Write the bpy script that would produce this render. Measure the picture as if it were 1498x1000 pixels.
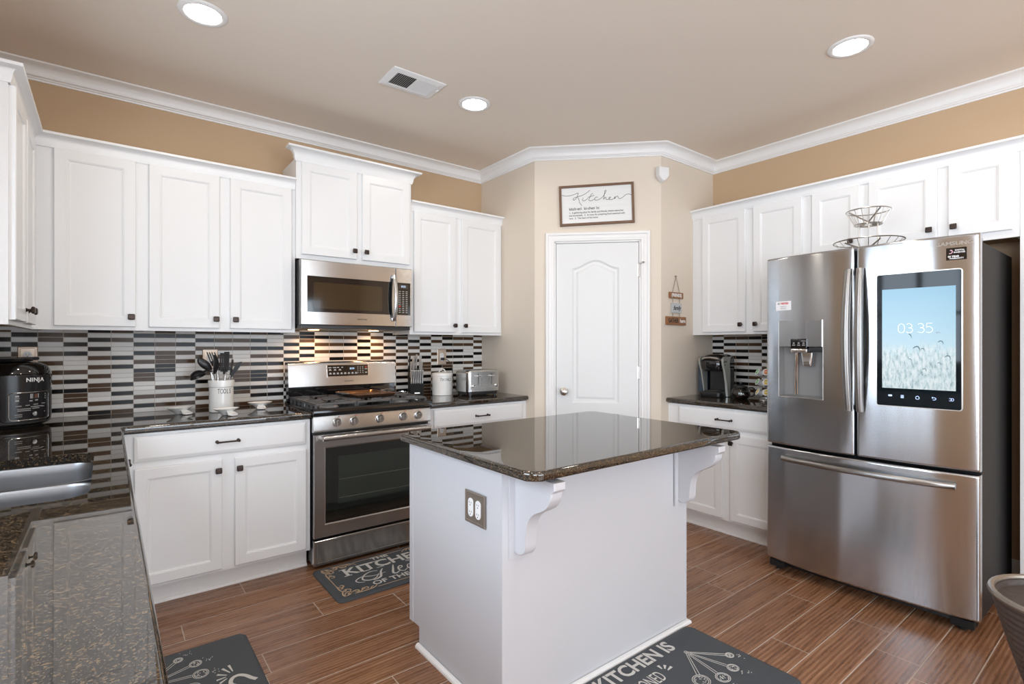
import bpy, bmesh, math, random
from mathutils import Vector, Matrix
random.seed(7)
for o in list(bpy.data.objects): bpy.data.objects.remove(o)
SC = bpy.context.scene
COL = SC.collection
PI = math.pi
def R(d): return math.radians(d)

# ------------------------------------------------------------ camera
cam_d = bpy.data.cameras.new('camera'); cam = bpy.data.objects.new('camera', cam_d); COL.objects.link(cam)
cam.location = (0.5826, -3.72, 1.3065); cam.rotation_euler = (R(90), 0, R(-37.9536))
cam_d.sensor_width = 36; cam_d.lens = 758.156/1498*36; cam_d.shift_y = 4.15/1498; cam_d.clip_start = .02
SC.camera = cam
# ------------------------------------------------------------ world, light, exposure
W = bpy.data.worlds.new('sky'); SC.world = W; W.use_nodes = True
bg = W.node_tree.nodes['Background']; bg.inputs[0].default_value = (.75, .87, 1, 1); bg.inputs[1].default_value = 3.0
def area(name, loc, rot, sx, sy, power, col, spread=180):
    l = bpy.data.lights.new(name, 'AREA'); l.shape = 'RECTANGLE'; l.size = sx; l.size_y = sy; l.energy = power; l.color = col; l.spread = R(spread)
    o = bpy.data.objects.new(name, l); COL.objects.link(o); o.location = loc; o.rotation_euler = rot; return o
# daylight entering through the sink window (left wall) plus added fill from unseen openings behind the camera
area('sink_window_daylight', (-.14, -2.35, 1.62), (0, R(-94), 0), 1.0, 1.36, 34, (.74, .86, 1.0))
area('patio_fill_light', (2.2, -6.95, 1.25), (R(116), 0, 0), 3.0, 2.0, 66, (.84, .92, 1.0))  # unseen source added behind the camera, tilted up to lift the ceiling
area('left_fill_light', (-.03, -5.3, 1.6), (0, R(-112), 0), 1.4, 2.4, 82, (.86, .92, 1.0))  # invented window light, added to brighten the right wall and fridge cabinets
SC.view_settings.view_transform = 'Standard'; SC.view_settings.look = 'None'
SC.view_settings.gamma = 1; SC.view_settings.use_curve_mapping = False
SC.view_settings.exposure = 0.0
SC.cycles.max_bounces = 8; SC.cycles.diffuse_bounces = 5; SC.cycles.glossy_bounces = 5; SC.cycles.transmission_bounces = 6
SC.cycles.sample_clamp_indirect = 6; SC.cycles.caustics_reflective = False; SC.cycles.caustics_refractive = False
SC.cycles.use_denoising = True

# ------------------------------------------------------------ materials
def mat(name, col, rough=.5, metal=0, coat=0, emit=None, es=0, trans=0, aniso=0, spec=None, ior=None):
    m = bpy.data.materials.new(name); m.use_nodes = True
    b = m.node_tree.nodes['Principled BSDF']
    b.inputs['Base Color'].default_value = (*col, 1); b.inputs['Roughness'].default_value = rough
    b.inputs['Metallic'].default_value = metal; b.inputs['Coat Weight'].default_value = coat
    b.inputs['Transmission Weight'].default_value = trans
    if aniso: b.inputs['Anisotropic'].default_value = aniso
    if spec is not None: b.inputs['Specular IOR Level'].default_value = spec
    if ior: b.inputs['IOR'].default_value = ior
    if emit: b.inputs['Emission Color'].default_value = (*emit, 1); b.inputs['Emission Strength'].default_value = es
    return m
class NT:
    def __init__(s, m): s.t = m.node_tree; s.b = s.t.nodes['Principled BSDF']
    def n(s, ty, **k):
        x = s.t.nodes.new('ShaderNode'+ty)
        for a, v in k.items(): setattr(x, a, v)
        return x
    def l(s, a, b): s.t.links.new(a, b)
    def math(s, op, a, b=None, c=None):
        x = s.n('Math', operation=op)
        for i, v in enumerate((a, b, c)):
            if v is None: continue
            if isinstance(v, (int, float)): x.inputs[i].default_value = v
            else: s.l(v, x.inputs[i])
        return x.outputs[0]
    def geo(s):
        g = s.n('NewGeometry'); sp = s.n('SeparateXYZ'); s.l(g.outputs['Position'], sp.inputs[0]); return sp.outputs
    def obj(s):
        g = s.n('TexCoord'); return g.outputs['Object']
    def comb(s, x, y, z=0):
        c = s.n('CombineXYZ')
        for i, v in enumerate((x, y, z)):
            if isinstance(v, (int, float)): c.inputs[i].default_value = v
            else: s.l(v, c.inputs[i])
        return c.outputs[0]
    def ramp(s, f, stops, interp='LINEAR'):
        r = s.n('ValToRGB'); r.color_ramp.interpolation = interp
        while len(r.color_ramp.elements) < len(stops): r.color_ramp.elements.new(.5)
        for e, (p, c) in zip(r.color_ramp.elements, stops): e.position = p; e.color = (*c, 1)
        s.l(f, r.inputs[0]); return r.outputs[0]
    def mix(s, f, a, b, mode='MIX'):
        x = s.n('Mix', data_type='RGBA', blend_type=mode)
        for i, v in ((0, f), (6, a), (7, b)):
            if isinstance(v, (int, float)): x.inputs[i].default_value = v
            elif isinstance(v, tuple): x.inputs[i].default_value = (*v, 1)
            else: s.l(v, x.inputs[i])
        return x.outputs[2]
    def bump(s, h, st=.2, dist=.001):
        x = s.n('Bump'); x.inputs['Strength'].default_value = st; x.inputs['Distance'].default_value = dist
        s.l(h, x.inputs['Height']); s.l(x.outputs[0], s.b.inputs['Normal'])
    def noise(s, vec, scale, detail=4, rough=.5, dim='3D'):
        x = s.n('TexNoise', noise_dimensions=dim); x.inputs['Scale'].default_value = scale; x.inputs['Detail'].default_value = detail
        x.inputs['Roughness'].default_value = rough
        if vec is not None: s.l(vec, x.inputs['Vector'])
        return x.outputs['Fac']
    def white(s, vec):
        x = s.n('TexWhiteNoise', noise_dimensions='3D'); s.l(vec, x.inputs['Vector']); return x.outputs['Value']

def wall_mat(name, col, rough=.6):
    m = mat(name, col, rough, spec=.3); t = NT(m); n = t.noise(t.obj(), 260, 3); t.bump(n, .12, .002); return m
M = {}
M['wall'] = wall_mat('wall_paint', (.56, .40, .255))
M['wallp'] = wall_mat('pantry_wall_lit', (.74, .655, .555))  # same tan paint as the other walls, lightened for the light it catches
M['ceil'] = wall_mat('ceiling_paint', (.79, .70, .605), .8)
M['white'] = mat('cabinet_white', (.82, .825, .83), .34)
NT_ = NT(M['white']); n_ = NT_.noise(NT_.obj(), 90, 2); NT_.bump(n_, .04, .001)
M['trim'] = mat('trim_white', (.84, .83, .82), .35)
M['doorw'] = mat('pantry_door_white', (.76, .765, .76), .4)
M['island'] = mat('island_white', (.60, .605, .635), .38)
M['wood_in'] = mat('raw_cabinet_wood', (.42, .26, .12), .6)
M['bronze'] = mat('oiled_bronze', (.05, .035, .03), .32, .75)
M['black'] = mat('black_plastic', (.012, .012, .013), .3)
M['screeng'] = mat('screen_black_glass', (.004, .008, .011), .05, spec=.25)
M['blackg'] = mat('black_gloss', (.006, .006, .007), .06, coat=.5)
M['rubber'] = mat('black_rubber', (.02, .02, .02), .7)
M['iron'] = mat('cast_iron', (.085, .085, .087), .45, .3)
M['darkgrey'] = mat('fridge_side_grey', (.020, .019, .019), .5, 0, spec=.15)
M['grey'] = mat('mid_grey_plastic', (.22, .22, .22), .4)
M['chrome'] = mat('chrome', (.78, .78, .78), .12, 1)
M['nickel'] = mat('satin_nickel', (.62, .60, .57), .28, 1)
M['pewter'] = mat('outlet_pewter', (.30, .26, .22), .38, .7)
M['copperp'] = mat('outlet_champagne', (.62, .50, .40), .35, .7)
M['plug'] = mat('receptacle_white', (.85, .85, .85), .35)
M['ceramic'] = mat('white_ceramic', (.82, .82, .80), .18, coat=.3)
M['ink'] = mat('black_ink', (.02, .02, .02), .6)
M['greyink'] = mat('grey_ink', (.25, .25, .25), .6)
M['cream'] = mat('mat_cream_print', (.62, .60, .56), .7)
M['tanp'] = mat('mat_tan_print', (.55, .38, .24), .7)
M['whitep'] = mat('white_print', (.85, .85, .85), .5)
M['redp'] = mat('red_print', (.6, .03, .02), .5)
M['matb'] = mat('mat_slate', (.055, .062, .070), .6)
t = NT(M['matb']); w = t.n('TexWave', wave_type='BANDS'); w.inputs['Scale'].default_value = 120; w.inputs['Distortion'].default_value = 1.0
t.l(t.obj(), w.inputs['Vector']); t.bump(w.outputs['Fac'], .25, .001)
M['lens'] = mat('lamp_lens', (1, 1, 1), .5, emit=(1, .95, .87), es=30)
M['lcd'] = mat('blue_display', (.02, .03, .05), .2, emit=(.55, .75, 1), es=1.5)
M['icon'] = mat('screen_icons', (.4, .5, .8), .4, emit=(.5, .65, 1), es=.9)
M['clockw'] = mat('screen_white', (.9, .9, .9), .4, emit=(1, 1, 1), es=1.0)
M['glass'] = mat('clear_glass', (.95, .97, .97), .02, trans=1, ior=1.45)
M['ovenglass'] = mat('oven_glass', (.008, .010, .009), .04, coat=1)
M['tea'] = mat('dark_tea', (.035, .02, .015), .25)
M['teared'] = mat('red_tea_pieces', (.35, .02, .02), .4)
M['paper'] = mat('paper_label', (.82, .82, .84), .5)
M['orange'] = mat('orange_lid', (.75, .22, .05), .4)
M['green'] = mat('green_lid', (.10, .45, .08), .4)
M['yellow'] = mat('yellow_lid', (.75, .55, .06), .4)
M['podc'] = mat('pod_plastic', (.72, .72, .72), .35)
M['cable'] = mat('black_cable', (.015, .015, .015), .5)
M['copper'] = mat('worn_copper_pan', (.16, .09, .05), .32, .8)
M['bag'] = mat('sink_steel', (.34, .345, .36), .36, 1)
# brushed steel
def steel(name, base, rough, horiz=True, warm=0):
    m = mat(name, base, rough, 1); t = NT(m)
    tc = t.obj(); mp = t.n('Mapping'); t.l(tc, mp.inputs[0]); mp.inputs['Scale'].default_value = (2, 2, 420) if horiz else (420, 420, 2)
    n = t.noise(mp.outputs[0], 3, 3, .6)
    r = t.n('MapRange'); t.l(n, r.inputs[0]); r.inputs[3].default_value = rough*.8; r.inputs[4].default_value = rough*1.25
    t.l(r.outputs[0], m.node_tree.nodes['Principled BSDF'].inputs['Roughness'])
    b = m.node_tree.nodes['Principled BSDF']; b.inputs['Anisotropic'].default_value = .93; b.inputs['Anisotropic Rotation'].default_value = .25
    tg = t.n('Tangent', direction_type='RADIAL', axis='Z'); t.l(tg.outputs[0], b.inputs['Tangent'])
    t.bump(n, .05, .0004)
    return m
M['steel'] = steel('brushed_steel', (.54, .535, .53), .20)
M['knifeh'] = mat('knife_handle_steel', (.75, .75, .75), .3, .7)
M['steelh'] = steel('handle_steel', (.36, .35, .34), .30)
M['steelf'] = steel('fridge_steel', (.53, .55, .575), .17)
# granite
def granite(name, dark, mid, fleck, cover):
    m = mat(name, dark, .015, ior=1.9); t = NT(m); g = t.n('NewGeometry'); p = g.outputs['Position']
    def vor(sc):
        v = t.n('TexVoronoi', feature='F1'); v.inputs['Scale'].default_value = sc; t.l(p, v.inputs['Vector'])
        sp = t.n('SeparateColor'); t.l(v.outputs['Color'], sp.inputs[0]); return sp.outputs
    s1, s2 = vor(300), vor(620); n1 = t.noise(p, 45, 3, .6)
    f = t.math('ADD', s1[0], t.math('MULTIPLY', t.math('SUBTRACT', n1, .5), .9))
    c = t.ramp(f, [(0, dark), (cover, dark), (cover+.12, mid), (cover+.22, fleck), (1, fleck)])
    c = t.mix(t.math('GREATER_THAN', s2[1], .86), c, t.ramp(s2[0], [(0, mid), (.6, fleck), (1, (.085, .08, .07))]))
    t.l(c, t.b.inputs['Base Color'])
    return m
M['granite'] = granite('dark_granite', (.010, .009, .008), (.030, .023, .016), (.13, .082, .042), .70)
# mosaic backsplash: cells pitch .1025 x .0253
def tile_mat(name, axis, ox):
    m = mat(name, (.5, .5, .5), .10, spec=.14); t = NT(m); P = t.geo()
    u = t.math('DIVIDE', t.math('SUBTRACT', P[axis], ox), .1025); v = t.math('DIVIDE', t.math('SUBTRACT', P[2], .914), .02548)
    cu, cv = t.math('FLOOR', u), t.math('FLOOR', v); fu, fv = t.math('FRACT', u), t.math('FRACT', v)
    cell = t.comb(cu, cv, 3.7); w1 = t.white(cell); w2 = t.white(t.comb(cu, cv, 9.1)); wc = t.white(t.comb(cu, 5.5, 1.3))
    ph = t.math('ADD', t.math('FLOORED_MODULO', cu, 2), t.math('GREATER_THAN', wc, .78))
    par = t.math('FLOORED_MODULO', t.math('ADD', cv, ph), 2)
    thr = t.math('MULTIPLY_ADD', par, -.82, .91)         # chance of a light tile
    light = t.math('LESS_THAN', w1, thr)
    lightc = t.ramp(w2, [(0, (.74, .73, .70)), (.5, (.66, .65, .63)), (1, (.80, .79, .77))])
    nz = t.noise(t.comb(P[axis], t.math('MULTIPLY', P[2], 6), 0), 60, 4, .7)
    brown = t.mix(nz, (.032, .018, .010), (.12, .068, .036))
    dark = t.mix(t.math('GREATER_THAN', w2, .58), brown, (.005, .004, .004))
    c = t.mix(light, dark, lightc)
    e1 = t.math('LESS_THAN', t.math('MINIMUM', fu, t.math('SUBTRACT', 1, fu)), .0115)
    e2 = t.math('LESS_THAN', t.math('MINIMUM', fv, t.math('SUBTRACT', 1, fv)), .06)
    gr = t.math('MAXIMUM', e1, e2)
    c = t.mix(gr, c, (.50, .46, .41)); t.l(c, t.b.inputs['Base Color'])
    t.l(t.math('MULTIPLY_ADD', gr, .5, .13), t.b.inputs['Roughness'])
    t.bump(t.math('SUBTRACT', 1, gr), .6, .0012)
    return m
M['tileN'] = tile_mat('mosaic_tile_range_wall', 0, .085)
M['tileE'] = tile_mat('mosaic_tile_coffee_wall', 1, -1.372-.1025*20)
# plank floor: rows .158 along x, planks .91
def floor_mat():
    m = mat('wood_plank_tile', (.3, .15, .08), .3); t = NT(m); P = t.geo()
    v = t.math('DIVIDE', t.math('ADD', P[1], 1.343), .158); cv = t.math('FLOOR', v); fv = t.math('FRACT', v)
    off = t.math('MULTIPLY', t.white(t.comb(cv, 2.2, 4.4)), .91)
    u = t.math('DIVIDE', t.math('ADD', P[0], off), .91); cu = t.math('FLOOR', u); fu = t.math('FRACT', u)
    w1 = t.white(t.comb(cu, cv, 1.1)); w2 = t.white(t.comb(cu, cv, 6.6))
    vec = t.comb(t.math('ADD', t.math('MULTIPLY', P[0], .8), t.math('MULTIPLY', w2, 37)), t.math('MULTIPLY', P[1], 13), t.math('MULTIPLY', w1, 11))
    n = t.noise(vec, 3.2, 8, .62)
    wv = t.n('TexWave', wave_type='BANDS', bands_direction='Y'); wv.inputs['Scale'].default_value = 3.2; wv.inputs['Distortion'].default_value = 5; wv.inputs['Detail'].default_value = 4; wv.inputs['Detail Scale'].default_value = .8
    t.l(t.comb(t.math('ADD', t.math('MULTIPLY', P[0], .55), t.math('MULTIPLY', w2, 53)), t.math('MULTIPLY', P[1], 5.5), w1), wv.inputs['Vector'])
    f = t.math('ADD', t.math('MULTIPLY', n, .80), t.math('MULTIPLY', wv.outputs['Fac'], .20))
    c = t.ramp(f, [(.22, (.10, .042, .020)), (.45, (.235, .108, .052)), (.62, (.36, .182, .098)), (.8, (.47, .27, .16))])
    fine = t.noise(t.comb(t.math('MULTIPLY', P[0], 12), t.math('MULTIPLY', P[1], 160), w1), 3, 3, .7)
    c = t.mix(t.math('MULTIPLY', t.math('GREATER_THAN', fine, .60), .35), c, (.07, .03, .016))
    c = t.mix(t.math('MULTIPLY_ADD', w2, .30, .0), c, (.13, .055, .028))
    e = t.math('MAXIMUM', t.math('LESS_THAN', t.math('MINIMUM', fu, t.math('SUBTRACT', 1, fu)), .0022), t.math('LESS_THAN', t.math('MINIMUM', fv, t.math('SUBTRACT', 1, fv)), .0125))
    c = t.mix(e, c, (.52, .43, .36)); t.l(c, t.b.inputs['Base Color'])
    t.l(t.math('ADD', t.math('MULTIPLY_ADD', n, .16, .20), t.math('MULTIPLY', e, .3)), t.b.inputs['Roughness'])
    t.bump(t.math('SUBTRACT', f, t.math('MULTIPLY', e, .7)), .35, .0015)
    return m
M['floor'] = floor_mat()
def wood(name, c1, c2, sc=(8, 60, 60)):
    m = mat(name, c1, .5); t = NT(m); mp = t.n('Mapping'); t.l(t.obj(), mp.inputs[0]); mp.inputs['Scale'].default_value = sc
    n = t.noise(mp.outputs[0], 1.5, 5, .6); t.l(t.mix(n, c1, c2), t.b.inputs['Base Color']); return m
M['framew'] = wood('frame_brown_wood', (.09, .045, .025), (.24, .13, .07))
M['signw'] = wood('sign_brown_wood', (.16, .06, .02), (.40, .18, .07))
M['board'] = wood('whitewashed_board', (.72, .72, .70), (.86, .86, .85), (2, 40, 40))
M['boardg'] = wood('grey_washed_board', (.35, .38, .40), (.62, .64, .66), (2, 40, 40))
M['wicker'] = wood('dark_wicker', (.02, .016, .014), (.12, .09, .08), (30, 30, 60))
def screen_mat():
    m = mat('reed_field_picture', (0, 0, 0), .25); t = NT(m); o = t.obj(); s = t.n('SeparateXYZ'); t.l(o, s.inputs[0])
    h = t.math('DIVIDE', t.math('SUBTRACT', s.outputs[2], 1.095), .48)
    nz = t.noise(t.comb(t.math('MULTIPLY', s.outputs[0], 60), t.math('MULTIPLY', s.outputs[2], 18), 0), 1.4, 6, .7)
    nz2 = t.noise(t.comb(t.math('MULTIPLY', s.outputs[0], 22), t.math('MULTIPLY', s.outputs[2], 22), 2), 1.0, 5, .6)
    sky = t.ramp(h, [(.35, (.62, .84, .93)), (.6, (.47, .74, .90)), (1, (.33, .63, .84))])
    reed = t.ramp(nz, [(.30, (.16, .26, .29)), (.42, (.50, .66, .70)), (.54, (.78, .90, .93)), (.70, (.95, .99, 1))])
    k = t.math('ADD', h, t.math('MULTIPLY', t.math('SUBTRACT', nz2, .5), .38))
    f = t.n('MapRange'); t.l(k, f.inputs[0]); f.inputs[1].default_value = .34; f.inputs[2].default_value = .46
    c = t.mix(f.outputs[0], reed, sky)
    t.l(c, t.b.inputs['Emission Color']); t.b.inputs['Emission Strength'].default_value = .82
    return m
M['screen'] = screen_mat()

# ------------------------------------------------------------ mesh helpers
class MB:
    def __init__(s, T=None): s.bm = bmesh.new(); s.T = T or Matrix()
    def v(s, p): return s.bm.verts.new(s.T @ Vector(p))
    def f(s, vs):
        try: return s.bm.faces.new(vs)
        except ValueError: return None
    def box(s, x0, x1, y0, y1, z0, z1, bev=0, seg=2):
        vs = [s.v((x, y, z)) for x in (x0, x1) for y in (y0, y1) for z in (z0, z1)]
        fs = [s.f([vs[i] for i in q]) for q in ((0, 1, 3, 2), (4, 6, 7, 5), (0, 4, 5, 1), (2, 3, 7, 6), (0, 2, 6, 4), (1, 5, 7, 3))]
        if bev:
            es = {e for f in fs for e in f.edges}
            bmesh.ops.bevel(s.bm, geom=list(es), offset=bev, segments=seg, profile=.5, affect='EDGES')
        return s
    def loops(s, L, cap0=False, cap1=True, closed=True):
        V = [[s.v(p) for p in l] for l in L]
        n = len(V[0])
        for a, b in zip(V, V[1:]):
            for i in range(n if closed else n-1):
                j = (i+1) % n; s.f([a[i], a[j], b[j], b[i]])
        if cap0: s.f(list(reversed(V[0])))
        if cap1: s.f(V[-1])
        return s
    def lathe(s, prof, c=(0, 0, 0), seg=28, axis='Z', caps=True, sx=1, sy=1):
        L = []
        for r, h in prof:
            l = []
            for k in range(seg):
                a = 2*PI*k/seg; x, y = r*math.cos(a)*sx, r*math.sin(a)*sy
                p = (x, y, h) if axis == 'Z' else ((x, -h, y) if axis == 'Y' else (h, x, y))
                l.append((p[0]+c[0], p[1]+c[1], p[2]+c[2]))
            L.append(l)
        return s.loops(L, caps, caps)
    def tube(s, pts, r, seg=8, cap=True, closed=False, flat=1.0):
        pts = [Vector(p) for p in pts]; L = []; n = len(pts); up = None
        for i, p in enumerate(pts):
            if closed: d = pts[(i+1) % n]-pts[i-1]
            else: d = pts[min(i+1, n-1)]-pts[max(i-1, 0)]
            d.normalize()
            if up is None: up = Vector((0, 0, 1)) if abs(d.z) < .9 else Vector((1, 0, 0))
            a = d.cross(up)
            if a.length < 1e-6: a = d.cross(Vector((0, 1, 0)))
            a.normalize(); b = a.cross(d).normalized(); up = b
            rr = r[i] if isinstance(r, (list, tuple)) else r
            L.append([p+a*rr*math.cos(2*PI*k/seg)+b*rr*flat*math.sin(2*PI*k/seg) for k in range(seg)])
        if closed: L.append(L[0]); cap = False
        return s.loops(L, cap, cap)
    def sphere(s, c, r, sx=1, sy=1, sz=1, seg=16):
        prof = [(r*math.sin(PI*i/10)+1e-5, -r*math.cos(PI*i/10)*sz) for i in range(11)]
        return s.lathe(prof, c, seg, 'Z', True, sx, sy)
    def fill(s, outer, holes, z, flip=False):
        """planar face with holes, in XY at height z"""
        es = []; loops = []
        for l in [outer]+holes:
            vs = [s.v((p[0], p[1], z)) for p in l]; loops.append(vs)
            for i in range(len(vs)): es.append(s.bm.edges.new((vs[i], vs[(i+1) % len(vs)])))
        bmesh.ops.triangle_fill(s.bm, edges=es, use_beauty=True, use_dissolve=False)
        return loops
    def join(s, o): # other MB
        me = bpy.data.meshes.new('t'); o.bm.to_mesh(me); s.bm.from_mesh(me); bpy.data.meshes.remove(me); return s
    def build(s, name, m, parent=None, sharp=35, label=None, smooth=True, wn=True):
        bmesh.ops.remove_doubles(s.bm, verts=s.bm.verts, dist=1e-6)
        bmesh.ops.recalc_face_normals(s.bm, faces=s.bm.faces)
        me = bpy.data.meshes.new(name); s.bm.to_mesh(me); s.bm.free()
        me.materials.append(m)
        if smooth:
            me.shade_smooth(); me.set_sharp_from_angle(angle=R(sharp))
        o = bpy.data.objects.new(name, me); COL.objects.link(o)
        if smooth and wn: w = o.modifiers.new('wn', 'WEIGHTED_NORMAL'); w.keep_sharp = True
        if parent: o.parent = parent
        if label: o['label'] = label
        return o
def tag(o, label, cat=None, group=None, kind=None):
    o['label'] = label
    if cat: o['category'] = cat
    if group: o['group'] = group
    if kind: o['kind'] = kind
    return o
def thing(name, label, cat, loc=(0, 0, 0), rz=0, group=None, kind=None):
    o = bpy.data.objects.new(name, None); o.empty_display_size = .05; COL.objects.link(o)
    o.location = loc; o.rotation_euler = (0, 0, R(rz)); return tag(o, label, cat, group, kind)
def kids(o): return [c for c in bpy.data.objects if c.parent == o]
def dup(o, parent=None, loc=None, rz=None, label=None):
    c = o.copy(); COL.objects.link(c)
    if parent: c.parent = parent
    if loc: c.location = loc
    if rz is not None: c.rotation_euler = (0, 0, R(rz))
    if label: c['label'] = label
    for k in kids(o): dup(k, c)
    return c
def offset(pts, d, closed=True):
    """offset a 2D polyline to its right-hand side by d with mitres"""
    n = len(pts); out = []
    for i in range(n):
        a = pts[i-1] if (closed or i > 0) else None; b = pts[i]; c = pts[(i+1) % n] if (closed or i < n-1) else None
        ns = []
        for p, q in ((a, b), (b, c)):
            if p is None or q is None: continue
            dx, dy = q[0]-p[0], q[1]-p[1]; L = math.hypot(dx, dy)
            if L > 1e-9: ns.append((dy/L, -dx/L))
        if len(ns) == 1: m = ns[0]; k = 1
        else:
            m = (ns[0][0]+ns[1][0], ns[0][1]+ns[1][1]); L = math.hypot(*m); m = (m[0]/L, m[1]/L); k = 1/max(.3, m[0]*ns[0][0]+m[1]*ns[0][1])
        out.append((b[0]+m[0]*d*k, b[1]+m[1]*d*k))
    return out
def sweep(mb, path, prof, closed=False):
    """prof: closed list of (out, z); out to the right of the path"""
    secs = [offset(path, o, closed) for o, z in prof]
    L = []
    for i in range(len(path)): L.append([(secs[k][i][0], secs[k][i][1], prof[k][1]) for k in range(len(prof))])
    if closed: L.append(L[0])
    return mb.loops(L, not closed, not closed)
def rrect(x0, x1, y0, y1, r, seg=6):
    """clockwise (so that the right side is inside): returns list"""
    pts = []
    for cx, cy, a0 in ((x1-r, y1-r, 90), (x1-r, y0+r, 0), (x0+r, y0+r, -90), (x0+r, y1-r, -180)):
        for k in range(seg+1):
            a = R(a0-90*k/seg); pts.append((cx+r*math.cos(a), cy+r*math.sin(a)))
    return pts
def rect_loop(x0, x1, z0, z1, i, y): return [(x0+i, y, z0+i), (x1-i, y, z0+i), (x1-i, y, z1-i), (x0+i, y, z1-i)]
def panel(mb, x0, x1, z0, z1, yb, steps):
    """concentric rectangle relief facing -Y; steps (inset, y offset outward)"""
    return mb.loops([rect_loop(x0, x1, z0, z1, i, yb-d) for i, d in steps], True, True)
def text_mb(body, size, T, ext=.0004, align='CENTER', bold=0, sx=1, shear=0, spacing=1):
    cu = bpy.data.curves.new('t', 'FONT'); cu.body = body; cu.size = size; cu.extrude = ext; cu.align_x = align; cu.align_y = 'CENTER'
    cu.offset = bold; cu.shear = shear; cu.space_character = spacing; cu.resolution_u = 3
    o = bpy.data.objects.new('t', cu); COL.objects.link(o)
    dg = bpy.context.evaluated_depsgraph_get(); me = bpy.data.meshes.new_from_object(o.evaluated_get(dg))
    me.transform(T @ Matrix.Diagonal((sx, 1, 1, 1)))
    mb = MB(); mb.bm.from_mesh(me); bpy.data.meshes.remove(me); bpy.data.objects.remove(o); bpy.data.curves.remove(cu); return mb
UP = Matrix.Rotation(PI/2, 4, 'X')     # XY drawing -> XZ, facing -Y
def TT(x, y, z): return Matrix.Translation((x, y, z))
def crom(pts, k=6):
    out = []; P = [pts[0]]+list(pts)+[pts[-1]]
    for i in range(1, len(P)-2):
        for j in range(k):
            t = j/k; out.append(tuple(.5*((2*P[i][a])+(-P[i-1][a]+P[i+1][a])*t+(2*P[i-1][a]-5*P[i][a]+4*P[i+1][a]-P[i+2][a])*t*t+(-P[i-1][a]+3*P[i][a]-3*P[i+1][a]+P[i+2][a])*t**3) for a in range(len(pts[0]))))
    out.append(tuple(pts[-1])); return out
def stroke(mb, pts, w, T, h=.0006, k=6, wf=None):
    """flat ribbon along 2D points"""
    P = crom(pts, k); n = len(P); A = []; B = []
    for i, p in enumerate(P):
        q0, q1 = P[max(0, i-1)], P[min(n-1, i+1)]; dx, dy = q1[0]-q0[0], q1[1]-q0[1]; L = math.hypot(dx, dy) or 1
        ww = w*(wf(i/(n-1)) if wf else 1)/2
        A.append((p[0]-dy/L*ww, p[1]+dx/L*ww)); B.append((p[0]+dy/L*ww, p[1]-dx/L*ww))
    old = mb.T; mb.T = T
    L = [[(a[0], a[1], 0), (a[0], a[1], h), (b[0], b[1], h), (b[0], b[1], 0)] for a, b in zip(A, B)]
    mb.loops(L, True, True); mb.T = old; return mb
def structure(o, label): o['kind'] = 'structure'; o['label'] = label; return o
# ============================================================ ROOM
H = 2.787; XA, YB, XC, YC, XW = 3.1474, -.7127, 3.8104, -1.3757, 4.508; YS = -7.0
def wall(name, p, q, m, label, openings=(), z1=H+.05, th=.1):
    """wall from p to q, room on the right-hand side; openings (u0,u1,z0,z1)"""
    L = math.hypot(q[0]-p[0], q[1]-p[1]); a = math.atan2(q[1]-p[1], q[0]-p[0]); mb = MB()
    us = sorted({0, L} | {v for o in openings for v in o[:2]}); zs = sorted({0, z1} | {v for o in openings for v in o[2:]})
    for u0, u1 in zip(us, us[1:]):
        for z0, zz in zip(zs, zs[1:]):
            if any(o[0] <= u0 and u1 <= o[1] and o[2] <= z0 and zz <= o[3] for o in openings): continue
            mb.box(u0, u1, 0, th, z0, zz)
    o = mb.build(name, m, smooth=False); o.location = (p[0], p[1], 0); o.rotation_euler = (0, 0, a)
    return structure(o, label)
o = MB().box(-.1, XW+.1, YS-.1, .1, -.06, 0).build('floor', M['floor'], smooth=False); structure(o, 'brown wood-look plank floor with pale joints')
o = MB().box(-.1, XW+.1, YS-.1, .1, H, H+.1).build('ceiling', M['ceil'], smooth=False); structure(o, 'smooth warm beige ceiling')
wall('wall_left', (0, YS), (0, 0), M['wall'], 'tan wall behind the sink counter with a window', [(YS*-1-3.05, YS*-1-1.65, 1.1, 2.15), (.45, 2.95, .85, 2.35)])  # second opening is added for the left fill light
wall('wall_back', (0, 0), (XA, 0), M['wall'], 'tan wall behind the range')
wall('wall_pantry_left', (XA, 0), (XA, YB), M['wallp'], 'short tan wall, toned as lit, beside the toaster counter')
wall('wall_pantry_front', (XA, YB), (XC, YC), M['wallp'], 'tan diagonal pantry wall, toned as lit, holding the door', [(.150, .790, 0, 2.085)])
wall('wall_pantry_right', (XC, YC), (XW, YC), M['wallp'], 'tan wall, toned as lit, with the hanging wooden sign')
wall('wall_right', (XW, YC), (XW, YS), M['wall'], 'tan wall behind the refrigerator')
wall('wall_front', (XW, YS), (0, YS), M['wall'], 'tan wall behind the viewer with added patio doors', [(.7, 3.9, .02, 2.2)])
# ceiling crown
def cprof(w, h, z1):   # (out, z) crown profile under z1
    z0 = z1-h
    P = [(0, z0), (.10*w, z0), (.13*w, z0+.10*h), (.22*w, z0+.12*h), (.25*w, z0+.22*h), (.32*w, z0+.25*h)]
    for k in range(7):
        a = R(90*k/6); P.append((.32*w+.58*w*(1-math.cos(a)), z0+.25*h+.60*h*math.sin(a)))
    P += [(.93*w, z0+.87*h), (w, z0+.90*h), (w, z1), (0, z1)]
    return P
path = [(0, YS), (0, 0), (XA, 0), (XA, YB), (XC, YC), (XW, YC), (XW, YS)]
mb = MB(); sweep(mb, path, cprof(.079, .083, H-.0005)); o = mb.build('trim_1', M['trim'], sharp=50); structure(o, 'white crown moulding around the ceiling')
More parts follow.
